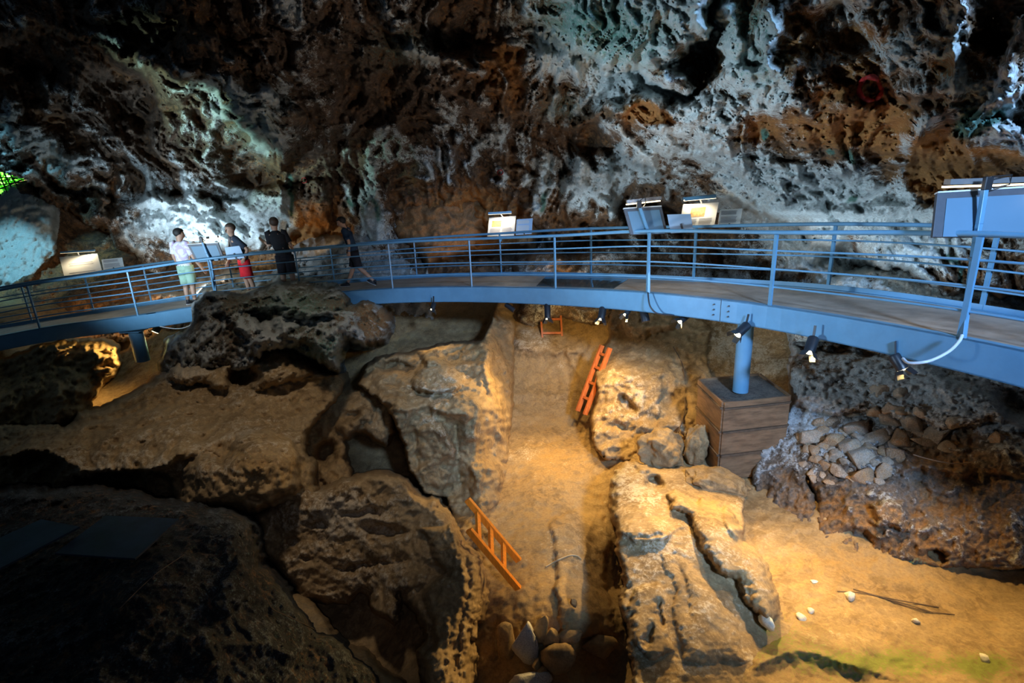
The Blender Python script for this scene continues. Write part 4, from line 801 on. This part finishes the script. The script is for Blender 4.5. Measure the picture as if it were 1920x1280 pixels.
def skin_mesh(name, verts, edges, mat, parent, root=0, sub_=1):
    me = bpy.data.meshes.new(name); me.from_pydata([v[0] for v in verts], edges, []); o = bpy.data.objects.new(name, me); COL.objects.link(o); o.parent = parent
    me.materials.append(mat)
    me.skin_vertices.new() if hasattr(me.skin_vertices, 'new') else None
    md = o.modifiers.new('skin', 'SKIN'); md.use_smooth_shade = True
    if not me.skin_vertices: pass
    lay = me.skin_vertices[0].data if len(me.skin_vertices) else None
    if lay is not None:
        for i, v in enumerate(verts): lay[i].radius = (v[1], v[2] if len(v) > 2 else v[1]); lay[i].use_root = (i == root)
    sb = o.modifiers.new('smooth', 'SUBSURF'); sb.levels = sub_; sb.render_levels = sub_
    return o
def loft(rings, n=16, cap=True):
    """rings: (centre, half-width vector, half-depth vector)"""
    V = []; Fs = []
    for c, ax, ay in rings:
        for k in range(n):
            a = 2*math.pi*k/n; V.append(Vector(c)+Vector(ax)*math.cos(a)+Vector(ay)*math.sin(a))
    for i in range(len(rings)-1):
        for k in range(n): Fs.append((i*n+k, i*n+(k+1) % n, (i+1)*n+(k+1) % n, (i+1)*n+k))
    if cap: Fs += [tuple(reversed(range(n))), tuple(range((len(rings)-1)*n, len(rings)*n))]
    return V, Fs
def limb(p, radii, n=12):
    P = [Vector(q) for q in p]; rings = []
    for i, c in enumerate(P):
        d = (P[min(i+1, len(P)-1)]-P[max(i-1, 0)]).normalized(); x = d.cross(Vector((0, 1, 0.01))).normalized(); y = d.cross(x)
        rings.append((c, x*radii[i], y*radii[i]))
    return loft(rings, n)
class LB(MB):
    def link(s, name, mat, parent, bevel=0):
        me = bpy.data.meshes.new(name); me.from_pydata(s.v, [], s.f); me.polygons.foreach_set('use_smooth', [True]*len(s.f)); me.materials.append(mat)
        o = bpy.data.objects.new(name, me); COL.objects.link(o); o.parent = parent; return o
def person(label, foot, headtop, yaw, J, shirt, shorts, hair, lean=(0, 0), shorts_len=.27, band=None, headyaw=0, nod=0):
    base = at(*foot)
    H = (foot[1]-headtop)*foot[2]/F_PX/.945
    g_ = empty('person', base, label, 'person'); g_.rotation_euler = (0, 0, math.radians(yaw)); g_.scale = (H, H, H)
    lx, ly = lean
    j = dict(pel=(0, 0, .52), sp=(0, 0, .61), ch=(0, 0, .72), nk=(0, 0, .82), hipL=(-.05, 0, .5), hipR=(.05, 0, .5), knL=(-.052, .008, .28), knR=(.052, .008, .28), anL=(-.055, -.01, .045), anR=(.055, -.01, .045), toeL=0, toeR=0,
             shL=(-.092, 0, .8), shR=(.092, 0, .8), elL=(-.12, -.015, .64), elR=(.12, -.015, .64), wrL=(-.13, .03, .5), wrR=(.13, .03, .5))
    j.update(J)
    def L(k):
        x, y, z = j[k]; q = max(0, z-.5); return Vector((x+lx*q, y+ly*q, z)) if k not in ('wrL', 'wrR') or True else Vector(j[k])
    hd = L('nk'); hy = math.radians(headyaw); Rm = Matrix.Rotation(hy, 3, 'Z') @ Matrix.Rotation(-math.radians(nod), 3, 'X')
    def Hd(x, y, z): return hd+Rm@Vector((x, y, z-.82))
    V = [(L('pel'), .07, .055), (L('sp'), .065, .05), (L('ch'), .08, .055), (L('nk'), .03, .03), (Hd(0, .004, .868), .036, .04), (Hd(0, .008, .905), .045, .054), (Hd(0, .0, .945), .046, .056), (Hd(0, -.004, .975), .036, .044)]
    E = [(0, 1), (1, 2), (2, 3), (3, 4), (4, 5), (5, 6), (6, 7)]
    def add(v, r, frm): V.append((v, r, r)); E.append((frm, len(V)-1)); return len(V)-1
    add(Hd(0, .072, .913), .009, 5); add(Hd(-.05, -.002, .915), .01, 5); add(Hd(.05, -.002, .915), .01, 5)
    for s in 'LR':
        a = add(L('sh'+s), .036, 2); a = add(L('el'+s), .024, a); a = add(L('wr'+s), .017, a)
        w = L('wr'+s); e = L('el'+s); d = (w-e).normalized(); x = d.cross(Vector((1, 0, 0))).normalized(); 
        p_ = add(w+d*.035, .02, a)
        for q, ln in ((-1.5, .034), (-.5, .042), (.5, .04), (1.5, .032)):
            b = w+d*.05+x*q*.011; f1 = add(b, .0065, p_); f2 = add(b+d*ln*.6+Vector((0, .004, 0)), .006, f1); add(b+d*ln, .005, f2)
        t1 = add(w+d*.03-x*.02, .007, p_); add(w+d*.055-x*.032, .006, t1)
        h = add(L('hip'+s), .056, 0); k = add(L('kn'+s), .036, h); mid = L('kn'+s).lerp(L('an'+s), .35)+Vector((0, -.008, 0)); c = add(mid, .034, k); add(L('an'+s), .02, c)
    skin_mesh('body', V, E, M['skin'], g_)
    # hair cap following the skull
    m_ = LB(); C_ = Hd(0, -.008, .938)
    def hf(q):
        k = 1.0
        if q.y > .015 and q.z < .02: k = .7
        return q*k
    m_.ell(C_, (.056, .068, .06), 18, Rm, hf); m_.link('hair', M[hair], g_)
    for sx in (-1, 1):
        m_ = LB(); m_.ell(Hd(sx*.02, .062, .925), (.007, .004, .005), 8, Rm); m_.link('eye', M['eye'], g_)
    m_ = LB(); m_.ell(Hd(0, .062, .89), (.014, .005, .004), 8, Rm); m_.link('mouth', flat_mat('lips', (.4, .16, .13), .5), g_)
    # shirt with short sleeves
    X = Vector((1, 0, 0)); Y = Vector((0, 1, 0)); m_ = LB()
    cn = [(L('pel')+Vector((0, 0, -.03)), .098, .066), (L('pel')+Vector((0, 0, .05)), .094, .064), (L('sp'), .092, .064), (L('ch'), .106, .07), (L('ch')+Vector((0, 0, .05)), .112, .064), (L('nk')+Vector((0, 0, -.015)), .07, .045), (L('nk')+Vector((0, 0, .008)), .036, .036)]
    m_.add(*loft([(c, X*a, Y*b) for c, a, b in cn], 18), smooth=True)
    for s in 'LR':
        a = L('sh'+s); b = L('el'+s); sx = -1 if s == 'L' else 1
        m_.add(*limb([a+Vector((-sx*.03, 0, .005)), a, a.lerp(b, .45), a.lerp(b, .8)], [.04, .043, .038, .04]), smooth=True)
    m_.link('shirt', shirt, g_)
    m_ = LB(); hz = L('pel')
    m_.add(*loft([(hz+Vector((0, 0, .03)), X*.09, Y*.062), (hz+Vector((0, 0, -.03)), X*.1, Y*.07), (hz+Vector((0, 0, -.07)), X*.095, Y*.068)], 16), smooth=True)
    for s in 'LR':
        a = L('hip'+s); b = L('kn'+s); e = a.lerp(b, 1.0); m_.add(*limb([a+Vector((0, 0, .02)), a.lerp(b, .35), a.lerp(b, .7), e+(b-a)*(.27-shorts_len)*0], [.062, .062, .058, .06]), smooth=True)
    m_.link('shorts', shorts, g_)
    for s in 'LR':
        a = L('an'+s); pitch = j['toe'+s]; Rr = Matrix.Rotation(-math.radians(pitch), 3, 'X')
        m_ = LB(); m_.ell(a+Rr@Vector((0, .035, -.02)), (.027, .075, .026), 12, Rr, lambda q: Vector((q.x, q.y, max(q.z, -.018)))); sh_ = m_.link('shoe', M['shoe_black'], g_)
        m_ = LB(); m_.ell(a+Rr@Vector((0, .035, -.036)), (.029, .079, .009), 12, Rr); m_.link('sole', M['shoe_sole'], sh_).parent = sh_
        m_ = LB(); m_.add(*limb([a+Vector((0, 0, -.01)), a+Vector((0, 0, .03))], [.024, .023]), smooth=True); m_.link('sock', M['shoe_black'], g_)
    if band:
        m_ = LB(); w = L('wr'+band[0]); e = L('el'+band[0]); m_.add(*limb([w.lerp(e, .04), w.lerp(e, .14)], [.021, .022])); m_.link('wristband', band[1], g_)
    return g_
white_tie = cloth('white_tie_dye_cotton', (.8, .78, .8), (.62, .5, .72), 5)
navy = cloth('navy_cotton', (.03, .045, .075)); blackc = cloth('black_cotton', (.012, .013, .018)); navy2 = cloth('dark_blue_cotton', (.02, .05, .1))
mint = cloth('mint_green_cotton', (.35, .55, .42), (.33, .5, .38)); redc = cloth('red_cotton', (.75, .015, .03), (.68, .012, .025)); blk2 = cloth('black_shorts_cotton', (.015, .016, .026))
person('boy with black hair in a white tie-dye shirt and mint shorts, seen from behind, leftmost', (362, 571, 13.2), 437, -12, dict(wrR=(.2, .06, .47), elR=(.17, -.01, .62), shL=(-.1, 0, .8), wrL=(-.13, .05, .5)), white_tie, mint, 'hair', lean=(-.02, .0), headyaw=-25, nod=12)
p2_ = person('boy in a dark t-shirt and red shorts with one hand on his hip, facing left', (470, 559, 13.3), 427, 128, dict(elL=(-.19, -.07, .66), wrL=(-.13, -.0, .55), elR=(.13, .06, .64), wrR=(.12, .16, .5), knL=(-.05, -.02, .28), anL=(-.06, -.06, .045)), navy, redc, 'hair2', lean=(.0, .25), headyaw=18, nod=8)
m_ = LB(); m_.add(*loft([((-.02, .10, .745), (.035, 0, 0), (0, .004, .0)), ((-.02, .102, .70), (.035, 0, 0), (0, .004, .0))], 8)); m_.link('chest_print', cloth('pink_print', (.8, .3, .4)), p2_)
p3_ = person('boy all in black seen from behind, holding a phone up to his left', (545, 553, 13.4), 417, 18, dict(elL=(-.12, .05, .64), wrL=(-.2, .17, .7), elR=(.12, -.0, .64), wrR=(.12, .08, .58), knR=(.06, -.03, .28), anR=(.07, -.1, .05), toeR=-20), blackc, blk2, 'hair2', lean=(-.2, .1), headyaw=25)
ph = empty('phone', at(506, 458, 13.35), 'small dark phone held up by the boy all in black', 'phone'); m_ = MB(); m_.box(at(506, 458, 13.35), (.075, .012, .14), Matrix.Rotation(.3, 3, 'Z')); m_.build('case', M['black'], ph, .003)
person('boy in a dark blue t-shirt and black shorts walking to the left, rightmost', (672, 538, 13.7), 414, 92, dict(knR=(.05, .05, .29), anR=(.05, .16, .05), knL=(-.05, -.05, .285), anL=(-.05, -.25, .07), toeL=-28, hipR=(.045, .01, .5), hipL=(-.045, -.01, .5), elL=(-.13, -.02, .65), wrL=(-.13, .03, .52), elR=(.13, .0, .65), wrR=(.13, .08, .54)), navy2, blk2, 'hair', lean=(0, .26), nod=24, band=('L', flat_mat('blue_band', (.02, .2, .5), .5)))
# ------------------------------------------------------------------ loose stones
def rock_mesh(r, seed, n=2, flat=1., cuts=14, rough=.07, kr=(.42, .74)):
    import bmesh
    bm = bmesh.new(); bmesh.ops.create_icosphere(bm, subdivisions=n, radius=1); rs = random.Random(seed)
    pl = []
    for _ in range(cuts):
        d = Vector((rs.gauss(0, 1), rs.gauss(0, 1), rs.gauss(0, 1))).normalized(); pl.append((d, rs.uniform(*kr)))
    for v in bm.verts:
        p = v.co.copy()
        for d, k in pl:
            q = p.dot(d)
            if q > k: p -= d*(q-k)*.98
        v.co = p
    V = np.array([v.co[:] for v in bm.verts]); V = V*(1+rough*fbm(V*1.8+seed*3.1, 3, seed)[:, None]); Fs = [tuple(v.index for v in f.verts) for f in bm.faces]; bm.free()
    V[:, 2] *= flat
    return V*r, Fs
def stone(name, label, c, size, seed, mat=None, group=None, rot=None, cat='stone', n=3, cal=.2, och=.3, embed=.25):
    V, Fs = rock_mesh(1, seed, n); V = V*np.array(size)*1.5
    R_ = Matrix.Rotation(rot if rot is not None else 0, 3, Vector(Fw))
    V = np.array([(R_@Vector(v))[:] for v in V])
    me = mkmesh(name, V, Fs, mat or M['stone'], True)
    ca = me.color_attributes.new('paint', 'FLOAT_COLOR', 'POINT'); ca.data.foreach_set('color', np.tile([cal, och, .02, 1], len(V)).astype(np.float32))
    o = bpy.data.objects.new(name, me); COL.objects.link(o); o.location = c; return tag(o, label, cat, group)
def on(lay, px, py, up=0.):
    t = float(lay.depth(np.array([px]), np.array([py]))[0][0]); return at(px, py, t-up), t
# stones stacked in the right-hand bank: (px, py, half width, half height, tilt)
BK = [(1525,817,30,10,-15),(1548,838,16,12,0),(1567,826,22,12,-10),(1605,802,32,16,-8),(1640,822,36,13,-22),(1706,796,22,28,10),(1668,786,26,17,0),(1545,806,14,9,5),(1592,835,18,13,20),(1575,855,17,11,0),(1528,845,12,12,0),(1512,846,8,10,0),
  (1615,862,24,24,10),(1690,826,18,17,40),(1758,812,36,16,-32),(1738,792,12,14,0),(1661,848,12,10,0),(1678,853,14,14,30),(1532,862,14,10,0),(1550,873,16,9,15),(1572,884,16,12,30),(1522,890,12,7,10),(1526,900,10,7,20),(1542,893,9,6,0),(1596,880,10,12,0),(1720,815,13,10,10),(1585,812,9,7,0),(1630,838,10,7,0),
  (1598,778,18,9,10),(1558,790,22,12,-10),(1640,772,16,12,0),(1668,764,14,10,10),(1690,772,14,9,0),(1724,772,14,8,5),(1650,735,16,12,0),(1688,738,14,12,20),(1612,820,10,6,20),(1585,868,9,7,0),(1600,900,12,8,10),(1640,868,9,8,0),(1648,905,10,7,0),(1672,838,8,8,0),(1730,800,9,8,0),(1705,842,10,9,20),(1560,842,9,6,10),(1550,856,8,7,0),(1540,822,9,5,-10),(1575,657,10,6,0),(1592,653,9,6,0),
  (1790,790,16,11,0),(1870,820,14,10,20),(1742,830,24,9,12),(1775,838,20,10,8),(1620,895,22,14,10),(1655,885,12,14,0),(1664,868,10,8,0),(1512,828,8,7,0),(1500,818,7,5,0),(1556,905,8,6,0),(1504,870,7,6,0),(1516,906,6,5,0)]
for i, (x, y, a, b, r) in enumerate(BK):
    c, t = on(K, x, y, -.02); s = t/F_PX
    big = a*b > 500
    lab = {0: 'long thin pale stone at the left end of the stone cluster in the right bank', 5: 'largest upright pale slab in the middle of the stones of the right bank', 14: 'large slanted wedge stone at the right end of the stone cluster in the right bank', 12: 'big flat-faced grey block low in the stone cluster of the right bank', 4: 'long slanted stone left of the upright pale slab in the right bank', 3: 'broad pale stone above the left part of the stone cluster'}.get(i)
    if lab: stone('loose_stone', lab, c, (a*s, .6*min(a, b)*s+.05, b*s), 100+i, rot=math.radians(r), cal=.15, och=.25)
    else: stone('loose_stone', 'small angular grey-brown stone packed in the stony bank on the right', c, (a*s, .6*min(a, b)*s+.04, b*s), 100+i, group='stones packed in the right bank', rot=math.radians(r), n=3, cal=.1+.25*random.random(), och=.15+.45*random.random())
# rocks at the bottom of the trench
TR = [(985,1210,26,40,8,'tall pale jagged stone standing at the bottom of the trench',1.2),(1014,1182,11,26,10,'narrow upright tan stone behind the pale jagged one in the trench',.1),(1036,1192,15,19,-15,'rounded tan stone right of the narrow upright one in the trench',.1),
  (1007,1246,7,11,0,'small egg-shaped stone beside the foot of the pale jagged stone',.1),(1019,1257,8,9,0,'smaller rounded stone just right of the egg-shaped one in the trench',.1),(1045,1245,24,30,30,'rough brown chunk of earth in the trench, lit on its left side',.0),
  (1118,1212,30,18,5,'dark rough lump lying in the trench shadow',.0),(990,1275,30,16,0,'light stone cut off by the bottom edge of the picture, in the trench',1.0),(950,1200,20,28,20,'brown slab leaning at the left side of the trench bottom',.0),(1070,1190,24,14,0,'low flat brown stone at the edge of the trench shadow',.05),(1075,1130,7,6,0,'tiny knob of earth on the flat shadowed trench floor',.1)]
for i, (x, y, a, b, r, lab, cal) in enumerate(TR):
    c, t = on(floor, x, y, .1); s = t/F_PX; stone('trench_stone', lab, c, (a*s, .6*min(a, b)*s+.03, b*s), 300+i, M['pit'] if cal < .2 else M['stone'], rot=math.radians(r), cal=cal, och=.2)
# white pebbles on the lit floor
PB = [(1435,1162,9,13,-20,J,'white pebble in the groove at the end of the rock tongue, the largest one'),(1503,1158,9,6,20,floor,'bright white pebble, left one of the close pair'),(1520,1147,7,5,10,floor,'greyish white pebble, right one of the close pair'),
  (1594,1120,8,8,0,floor,'round white pebble under the middle of the stony bank'),(1527,1090,6,4,0,floor,'tiny half-buried pebble close to the foot of the stony bank'),(1716,1164,7,5,15,floor,'flat grey pebble on the dim floor right of the dry twigs'),(1845,1232,9,7,20,floor,'white pebble on the green patch near the right bottom corner')]
for i, (x, y, a, b, r, ly, lab) in enumerate(PB):
    c, t = on(ly, x, y, .01); s = t/F_PX; stone('pebble', lab, c, (a*s, b*s*1.2, b*s), 400+i, flat_mat('white_pebble', (.75, .7, .55), .6, 0, .2, 30), rot=math.radians(r), cat='pebble', n=2)
# boulders beside the box
def boulder(label, c, size, seed, rot, cal, och):
    V, Fs = rock_mesh(1, seed, 5, 1., 3, .22, (.6, .85)); V = V*np.array(size); V += V/np.linalg.norm(V, axis=1)[:, None]*(.02*fbm(V*9, 3, 4))[:, None]
    me = mkmesh('boulder', V, Fs, M['pit'], True); ca = me.color_attributes.new('paint', 'FLOAT_COLOR', 'POINT'); ca.data.foreach_set('color', np.tile([cal, och, .02, 1], len(V)).astype(np.float32))
    o = bpy.data.objects.new('boulder', me); COL.objects.link(o); o.location = c; o.rotation_euler = (0, rot, 0); return tag(o, label, 'boulder')
boulder('round smooth boulder at the near foot of the stepped block', at(1243, 842, 9.35), (.44, .4, .33), 501, 0, .05, .2)
boulder('pale upright boulder squeezed between the round boulder and the timber box', at(1304, 838, 9.35), (.2, .25, .42), 502, .15, .15, .1)
boulder('low rounded rock under the near corner of the timber box', at(1345, 905, 8.5), (.5, .4, .2), 503, .2, .2, .1)
# ------------------------------------------------------------------ small things
def plate(name, label, px, lift, mat, cat):
    P = [at(x, y, float(t_for_z(x, y, lift))) for x, y in px]; m_ = MB(); quad(m_, P, .02); o = m_.build(name, mat); tag(o, label, cat); return o
M['mesh_panel'] = flat_mat('dark_blue_mesh_panel', (.015, .03, .06), .5, .1, .5, 3)
plate('mesh_panel', 'dark blue flat panel lying on the netted bank, right one of two', [(199,969),(337,975),(254,1050),(104,1040)], -1.02, M['mesh_panel'], 'panel')
plate('mesh_panel', 'dark flat panel at the left edge on the netted bank, left one of two', [(78,976),(150,992),(60,1050),(-40,1085),(-90,1060)], -.98, M['mesh_panel'], 'panel') if False else plate('mesh_panel', 'dark flat panel at the left edge on the netted bank, left one of two', [(78,976),(150,990),(-40,1090),(-110,1060)], -.98, M['mesh_panel'], 'panel')
def rope_on(label, pts, lay, r, mat, up=.05, name='rope', cat='rope'):
    Q = cr([(x, y, 0) for x, y in pts], 6); P = [on(lay, q.x, q.y, up)[0] for q in Q]; m_ = MB(); m_.tube(P, r, 6); o = m_.build(name, mat); tag(o, label, cat); return o
rope_on('thin pale cord stretched across the dark netted bank', [(225,1140),(265,1100),(300,1070),(345,1040)], I_, .004, M['batten'], .06, 'cord', 'cord')
rope_on('thin cord drooping from the netted bank towards the arched boulder', [(495,1110),(510,1140),(540,1155),(575,1172),(600,1185)], I_, .004, M['batten'], .06, 'cord', 'cord')
rope_on('thin curved root lying on the shadowed trench floor', [(1023,1062),(1045,1050),(1068,1041),(1082,1042),(1090,1048)], floor, .012, flat_mat('pale_root', (.5, .38, .22), .8), .03, 'root', 'root')
for k, pts in enumerate([[(1570,1108),(1620,1112),(1690,1130),(1750,1148)],[(1600,1104),(1660,1120),(1760,1138)],[(1650,1118),(1720,1142),(1790,1152)]]):
    rope_on(['lowest of the dry twigs on the floor under the stony bank','upper thin dry twig on the floor under the stony bank','rightmost dry twig on the floor under the stony bank'][k], pts, floor, .006, M['batten'], .02, 'twig', 'twig')
P = at(592, 643, 9.55); m_ = MB(); m_.box(P, (.045, .008, .07), Matrix.Rotation(.15, 3, 'Y')); o = m_.build('tag', flat_mat('yellow_tag', (.7, .75, .2), .5)); tag(o, 'tiny yellow tag fixed to the lower face of the mossy outcrop', 'tag')
def ring_mark(label, cx, cy, rx, ry, w_, lay, gap=0):
    Q = []
    n_ = 26
    for k in range(n_+1-gap):
        a = 2*math.pi*k/n_+2.2; Q.append((cx+rx*math.cos(a)*(1+.06*math.sin(3*a)), cy+ry*math.sin(a)))
    T_ = lay.depth(np.array([q[0] for q in Q]), np.array([q[1] for q in Q]))[0]
    Q = [at(q[0], q[1], float(min(T_[max(0, i-1):i+2]))-.01) for i, q in enumerate(Q)]
    m_ = MB(); m_.tube(Q, [w_*(.7+.5*abs(math.sin(k*.7))) for k in range(len(Q))], 6); o = m_.build('painted_ring', flat_mat('red_paint', (.4, .02, .02), .7, 0, .4, 12)); tag(o, label, 'painted mark'); return o
ring_mark('large dark red ring painted on the upper right rock wall', 1632, 166, 21, 22, .022, cave)
ring_mark('tiny red ring painted on the rock above the middle of the bridge', 938, 323, 5, 4.5, .012, cave)
ring_mark('tiny faint red ring painted on the rock left of the dripstones', 570, 338, 5, 5, .01, cave)
# cave mouth at the far left: iron grille with leaves and sky behind it
gr = empty('iron_grille', at(0, 345, 20.5), 'dark iron grille across the small bright cave mouth at the far left', 'grille')
for a, b in (((-30,300),(6,378)),((-12,300),(16,368)),((2,312),(26,362)),((14,318),(36,355)),((-40,345),(45,332)),((-40,352),(48,340)),((-45,372),(44,336)),((-60,330),(45,334))):
    m_ = MB(); m_.bar(at(a[0], a[1], 20.3), at(b[0], b[1], 20.3), .035, .035); m_.build('bar', M['steel'], gr)
def leafy(name, label, c, r, n, mat):
    m_ = MB(); rs = random.Random(5)
    for _ in range(n):
        d = Vector((rs.gauss(0, 1), rs.gauss(0, .5), rs.gauss(0, 1)))*r*.45; p = c+d; u = Vector((rs.gauss(0, 1), rs.gauss(0, 1), rs.gauss(0, 1))).normalized()*.16; v = u.orthogonal().normalized()*.09
        m_.add([p-u, p+v, p+u, p-v], [(0, 1, 2, 3)])
    o = m_.build(name, mat); tag(o, label, 'bush', kind='stuff'); return o
leafy('foliage', 'bright green sunlit leaves outside the cave mouth', at(28, 340, 23.5), 1.3, 1500, flat_mat('leaf', (.1, .6, .03), .6))
# ------------------------------------------------------------------ light
def spot(name, loc, tgt, power, colr, ang, blend=.5, r=.05):
    l = bpy.data.lights.new(name, 'SPOT'); l.energy = power; l.color = colr; l.spot_size = math.radians(ang); l.spot_blend = blend; l.shadow_soft_size = r
    o = bpy.data.objects.new(name, l); COL.objects.link(o); o.location = loc
    o.rotation_euler = (Vector(tgt)-Vector(loc)).to_track_quat('-Z', 'Y').to_euler(); return o
def point(name, loc, power, colr, r=.1):
    l = bpy.data.lights.new(name, 'POINT'); l.energy = power; l.color = colr; l.shadow_soft_size = r
    o = bpy.data.objects.new(name, l); COL.objects.link(o); o.location = loc; return o
AMB = (1, .66, .23); BLU = (.36, .6, 1); COOL = (.62, .82, 1)
w = bpy.data.worlds.new('world'); sc.world = w; w.use_nodes = True
bg = w.node_tree.nodes['Background']; bg.inputs[0].default_value = (.4, .65, 1, 1); bg.inputs[1].default_value = .035
# daylight from the wide cave mouth behind the viewer
spot('daylight', (4.0, -4, 5.5), at(1230, 620, 10), 9300, BLU, 43, .55, .6)
# light from the mouth at the far left, grazing over the walls
spot('daylight_side', (-8.5, 8, .9), at(470, 380, 17), 1700, COOL, 66, .9, .3)
spot('daylight_ridge', (-12, 9, 1.5), at(470, 210, 14), 2600, (.55, .9, .75), 42, .9, .2)
spot('daylight_right', (-4, 4.5, .6), at(1480, 300, 9), 2300, COOL, 62, .9, .3)
spot('daylight_slope', (-15, 10, 7), at(30, 450, 19), 5000, (.3, .75, 1), 40, .8, .5)
spot('daylight_leaves', at(-60, 200, 20.5), at(30, 345, 23.5), 5000, (1, 1, .8), 50, .8, .5)
spot('fill_overhead', (-1.5, 4.5, 7), at(560, 800, 9.5), 900, (1, .84, .66), 50, .8, .3)  # added overhead fill for the left rocks, no real source
spot('fill_low', (1, -2, 3.6), at(640, 980, 8), 130, (.8, .8, 1), 30, .8, .3)  # weak added fill towards the arched rock, no real source
spot('fill_vault', (2, 4, -.5), at(820, 200, 12.5), 650, (1, .85, .75), 70, .9, .4)  # added warm fill lifting the dark middle of the vault
# cool uplights on the ground behind the bridge, washing the foot of the wall
for p, q, e in (((330,545,15.2),(430,370,18.5),650), ((520,560,15.6),(540,380,17),150), ((1480,560,9.6),(1500,380,10.5),70), ((1700,590,8.4),(1680,400,9.3),60), ((690,560,15.4),(690,360,15.8),60), ((1120,540,13),(1100,350,14),120)):
    spot('uplight', at(*p), at(*q), e, COOL, 130, .9, .08)
# amber work lamps under the bridge, plus one added light without a lamp
for nm, p, q, e, a in (('lamp_light', (1278,606,9.0), (1230,1000,7.2), 650, 100), ('lamp_light', (1380,632,8.0), (1330,1180,5.8), 900, 90), ('lamp_light', (1172,598,9.7), (1190,760,10.7), 330, 120),
    ('lamp_light', (1694,700,6.1), (1650,1200,6.0), 520, 110), ('lamp_light', (1519,663,7.05), (1640,1000,7.4), 260, 110), ('lamp_light', (1126,604,10.1), (1000,800,11.5), 260, 130), ('lamp_light', (1027,604,11.1), (960,950,9.5), 420, 110), ('lamp_light', (811,588,12.1), (830,900,8.8), 60, 90),
    ('lamp_light', (1060,600,12.2), (1040,640,14.5), 90, 110), ('lamp_light', (289,628,13.5), (110,700,12.6), 260, 110)):  # first one is an unseen extra light, added to brighten the back-wall ladder
    spot(nm, at(*p), at(*q), e, AMB, a, .9, .04)
# small lamps on the ground behind the bridge, warming the recess and the rubble
for p, q, e in (((860,500,14.9),(850,430,16),26), ((470,545,15.3),(420,500,17.5),90), ((1080,560,13.6),(1040,490,15),40), ((1500,590,9.6),(1520,520,11.5),25), ((170,600,15.5),(200,500,20),110), ((250,560,15.2),(270,585,16.4),90), ((585,440,15.6),(600,425,17.2),25), ((350,540,15.4),(400,550,16.3),60)):
    spot('floor_lamp_light', at(*p), at(*q), e, (1, .6, .25), 120, .9, .05)
sc.view_settings.view_transform = 'Standard'; sc.view_settings.look = 'None'; sc.view_settings.exposure = 0; sc.view_settings.gamma = 1; sc.view_settings.use_curve_mapping = False
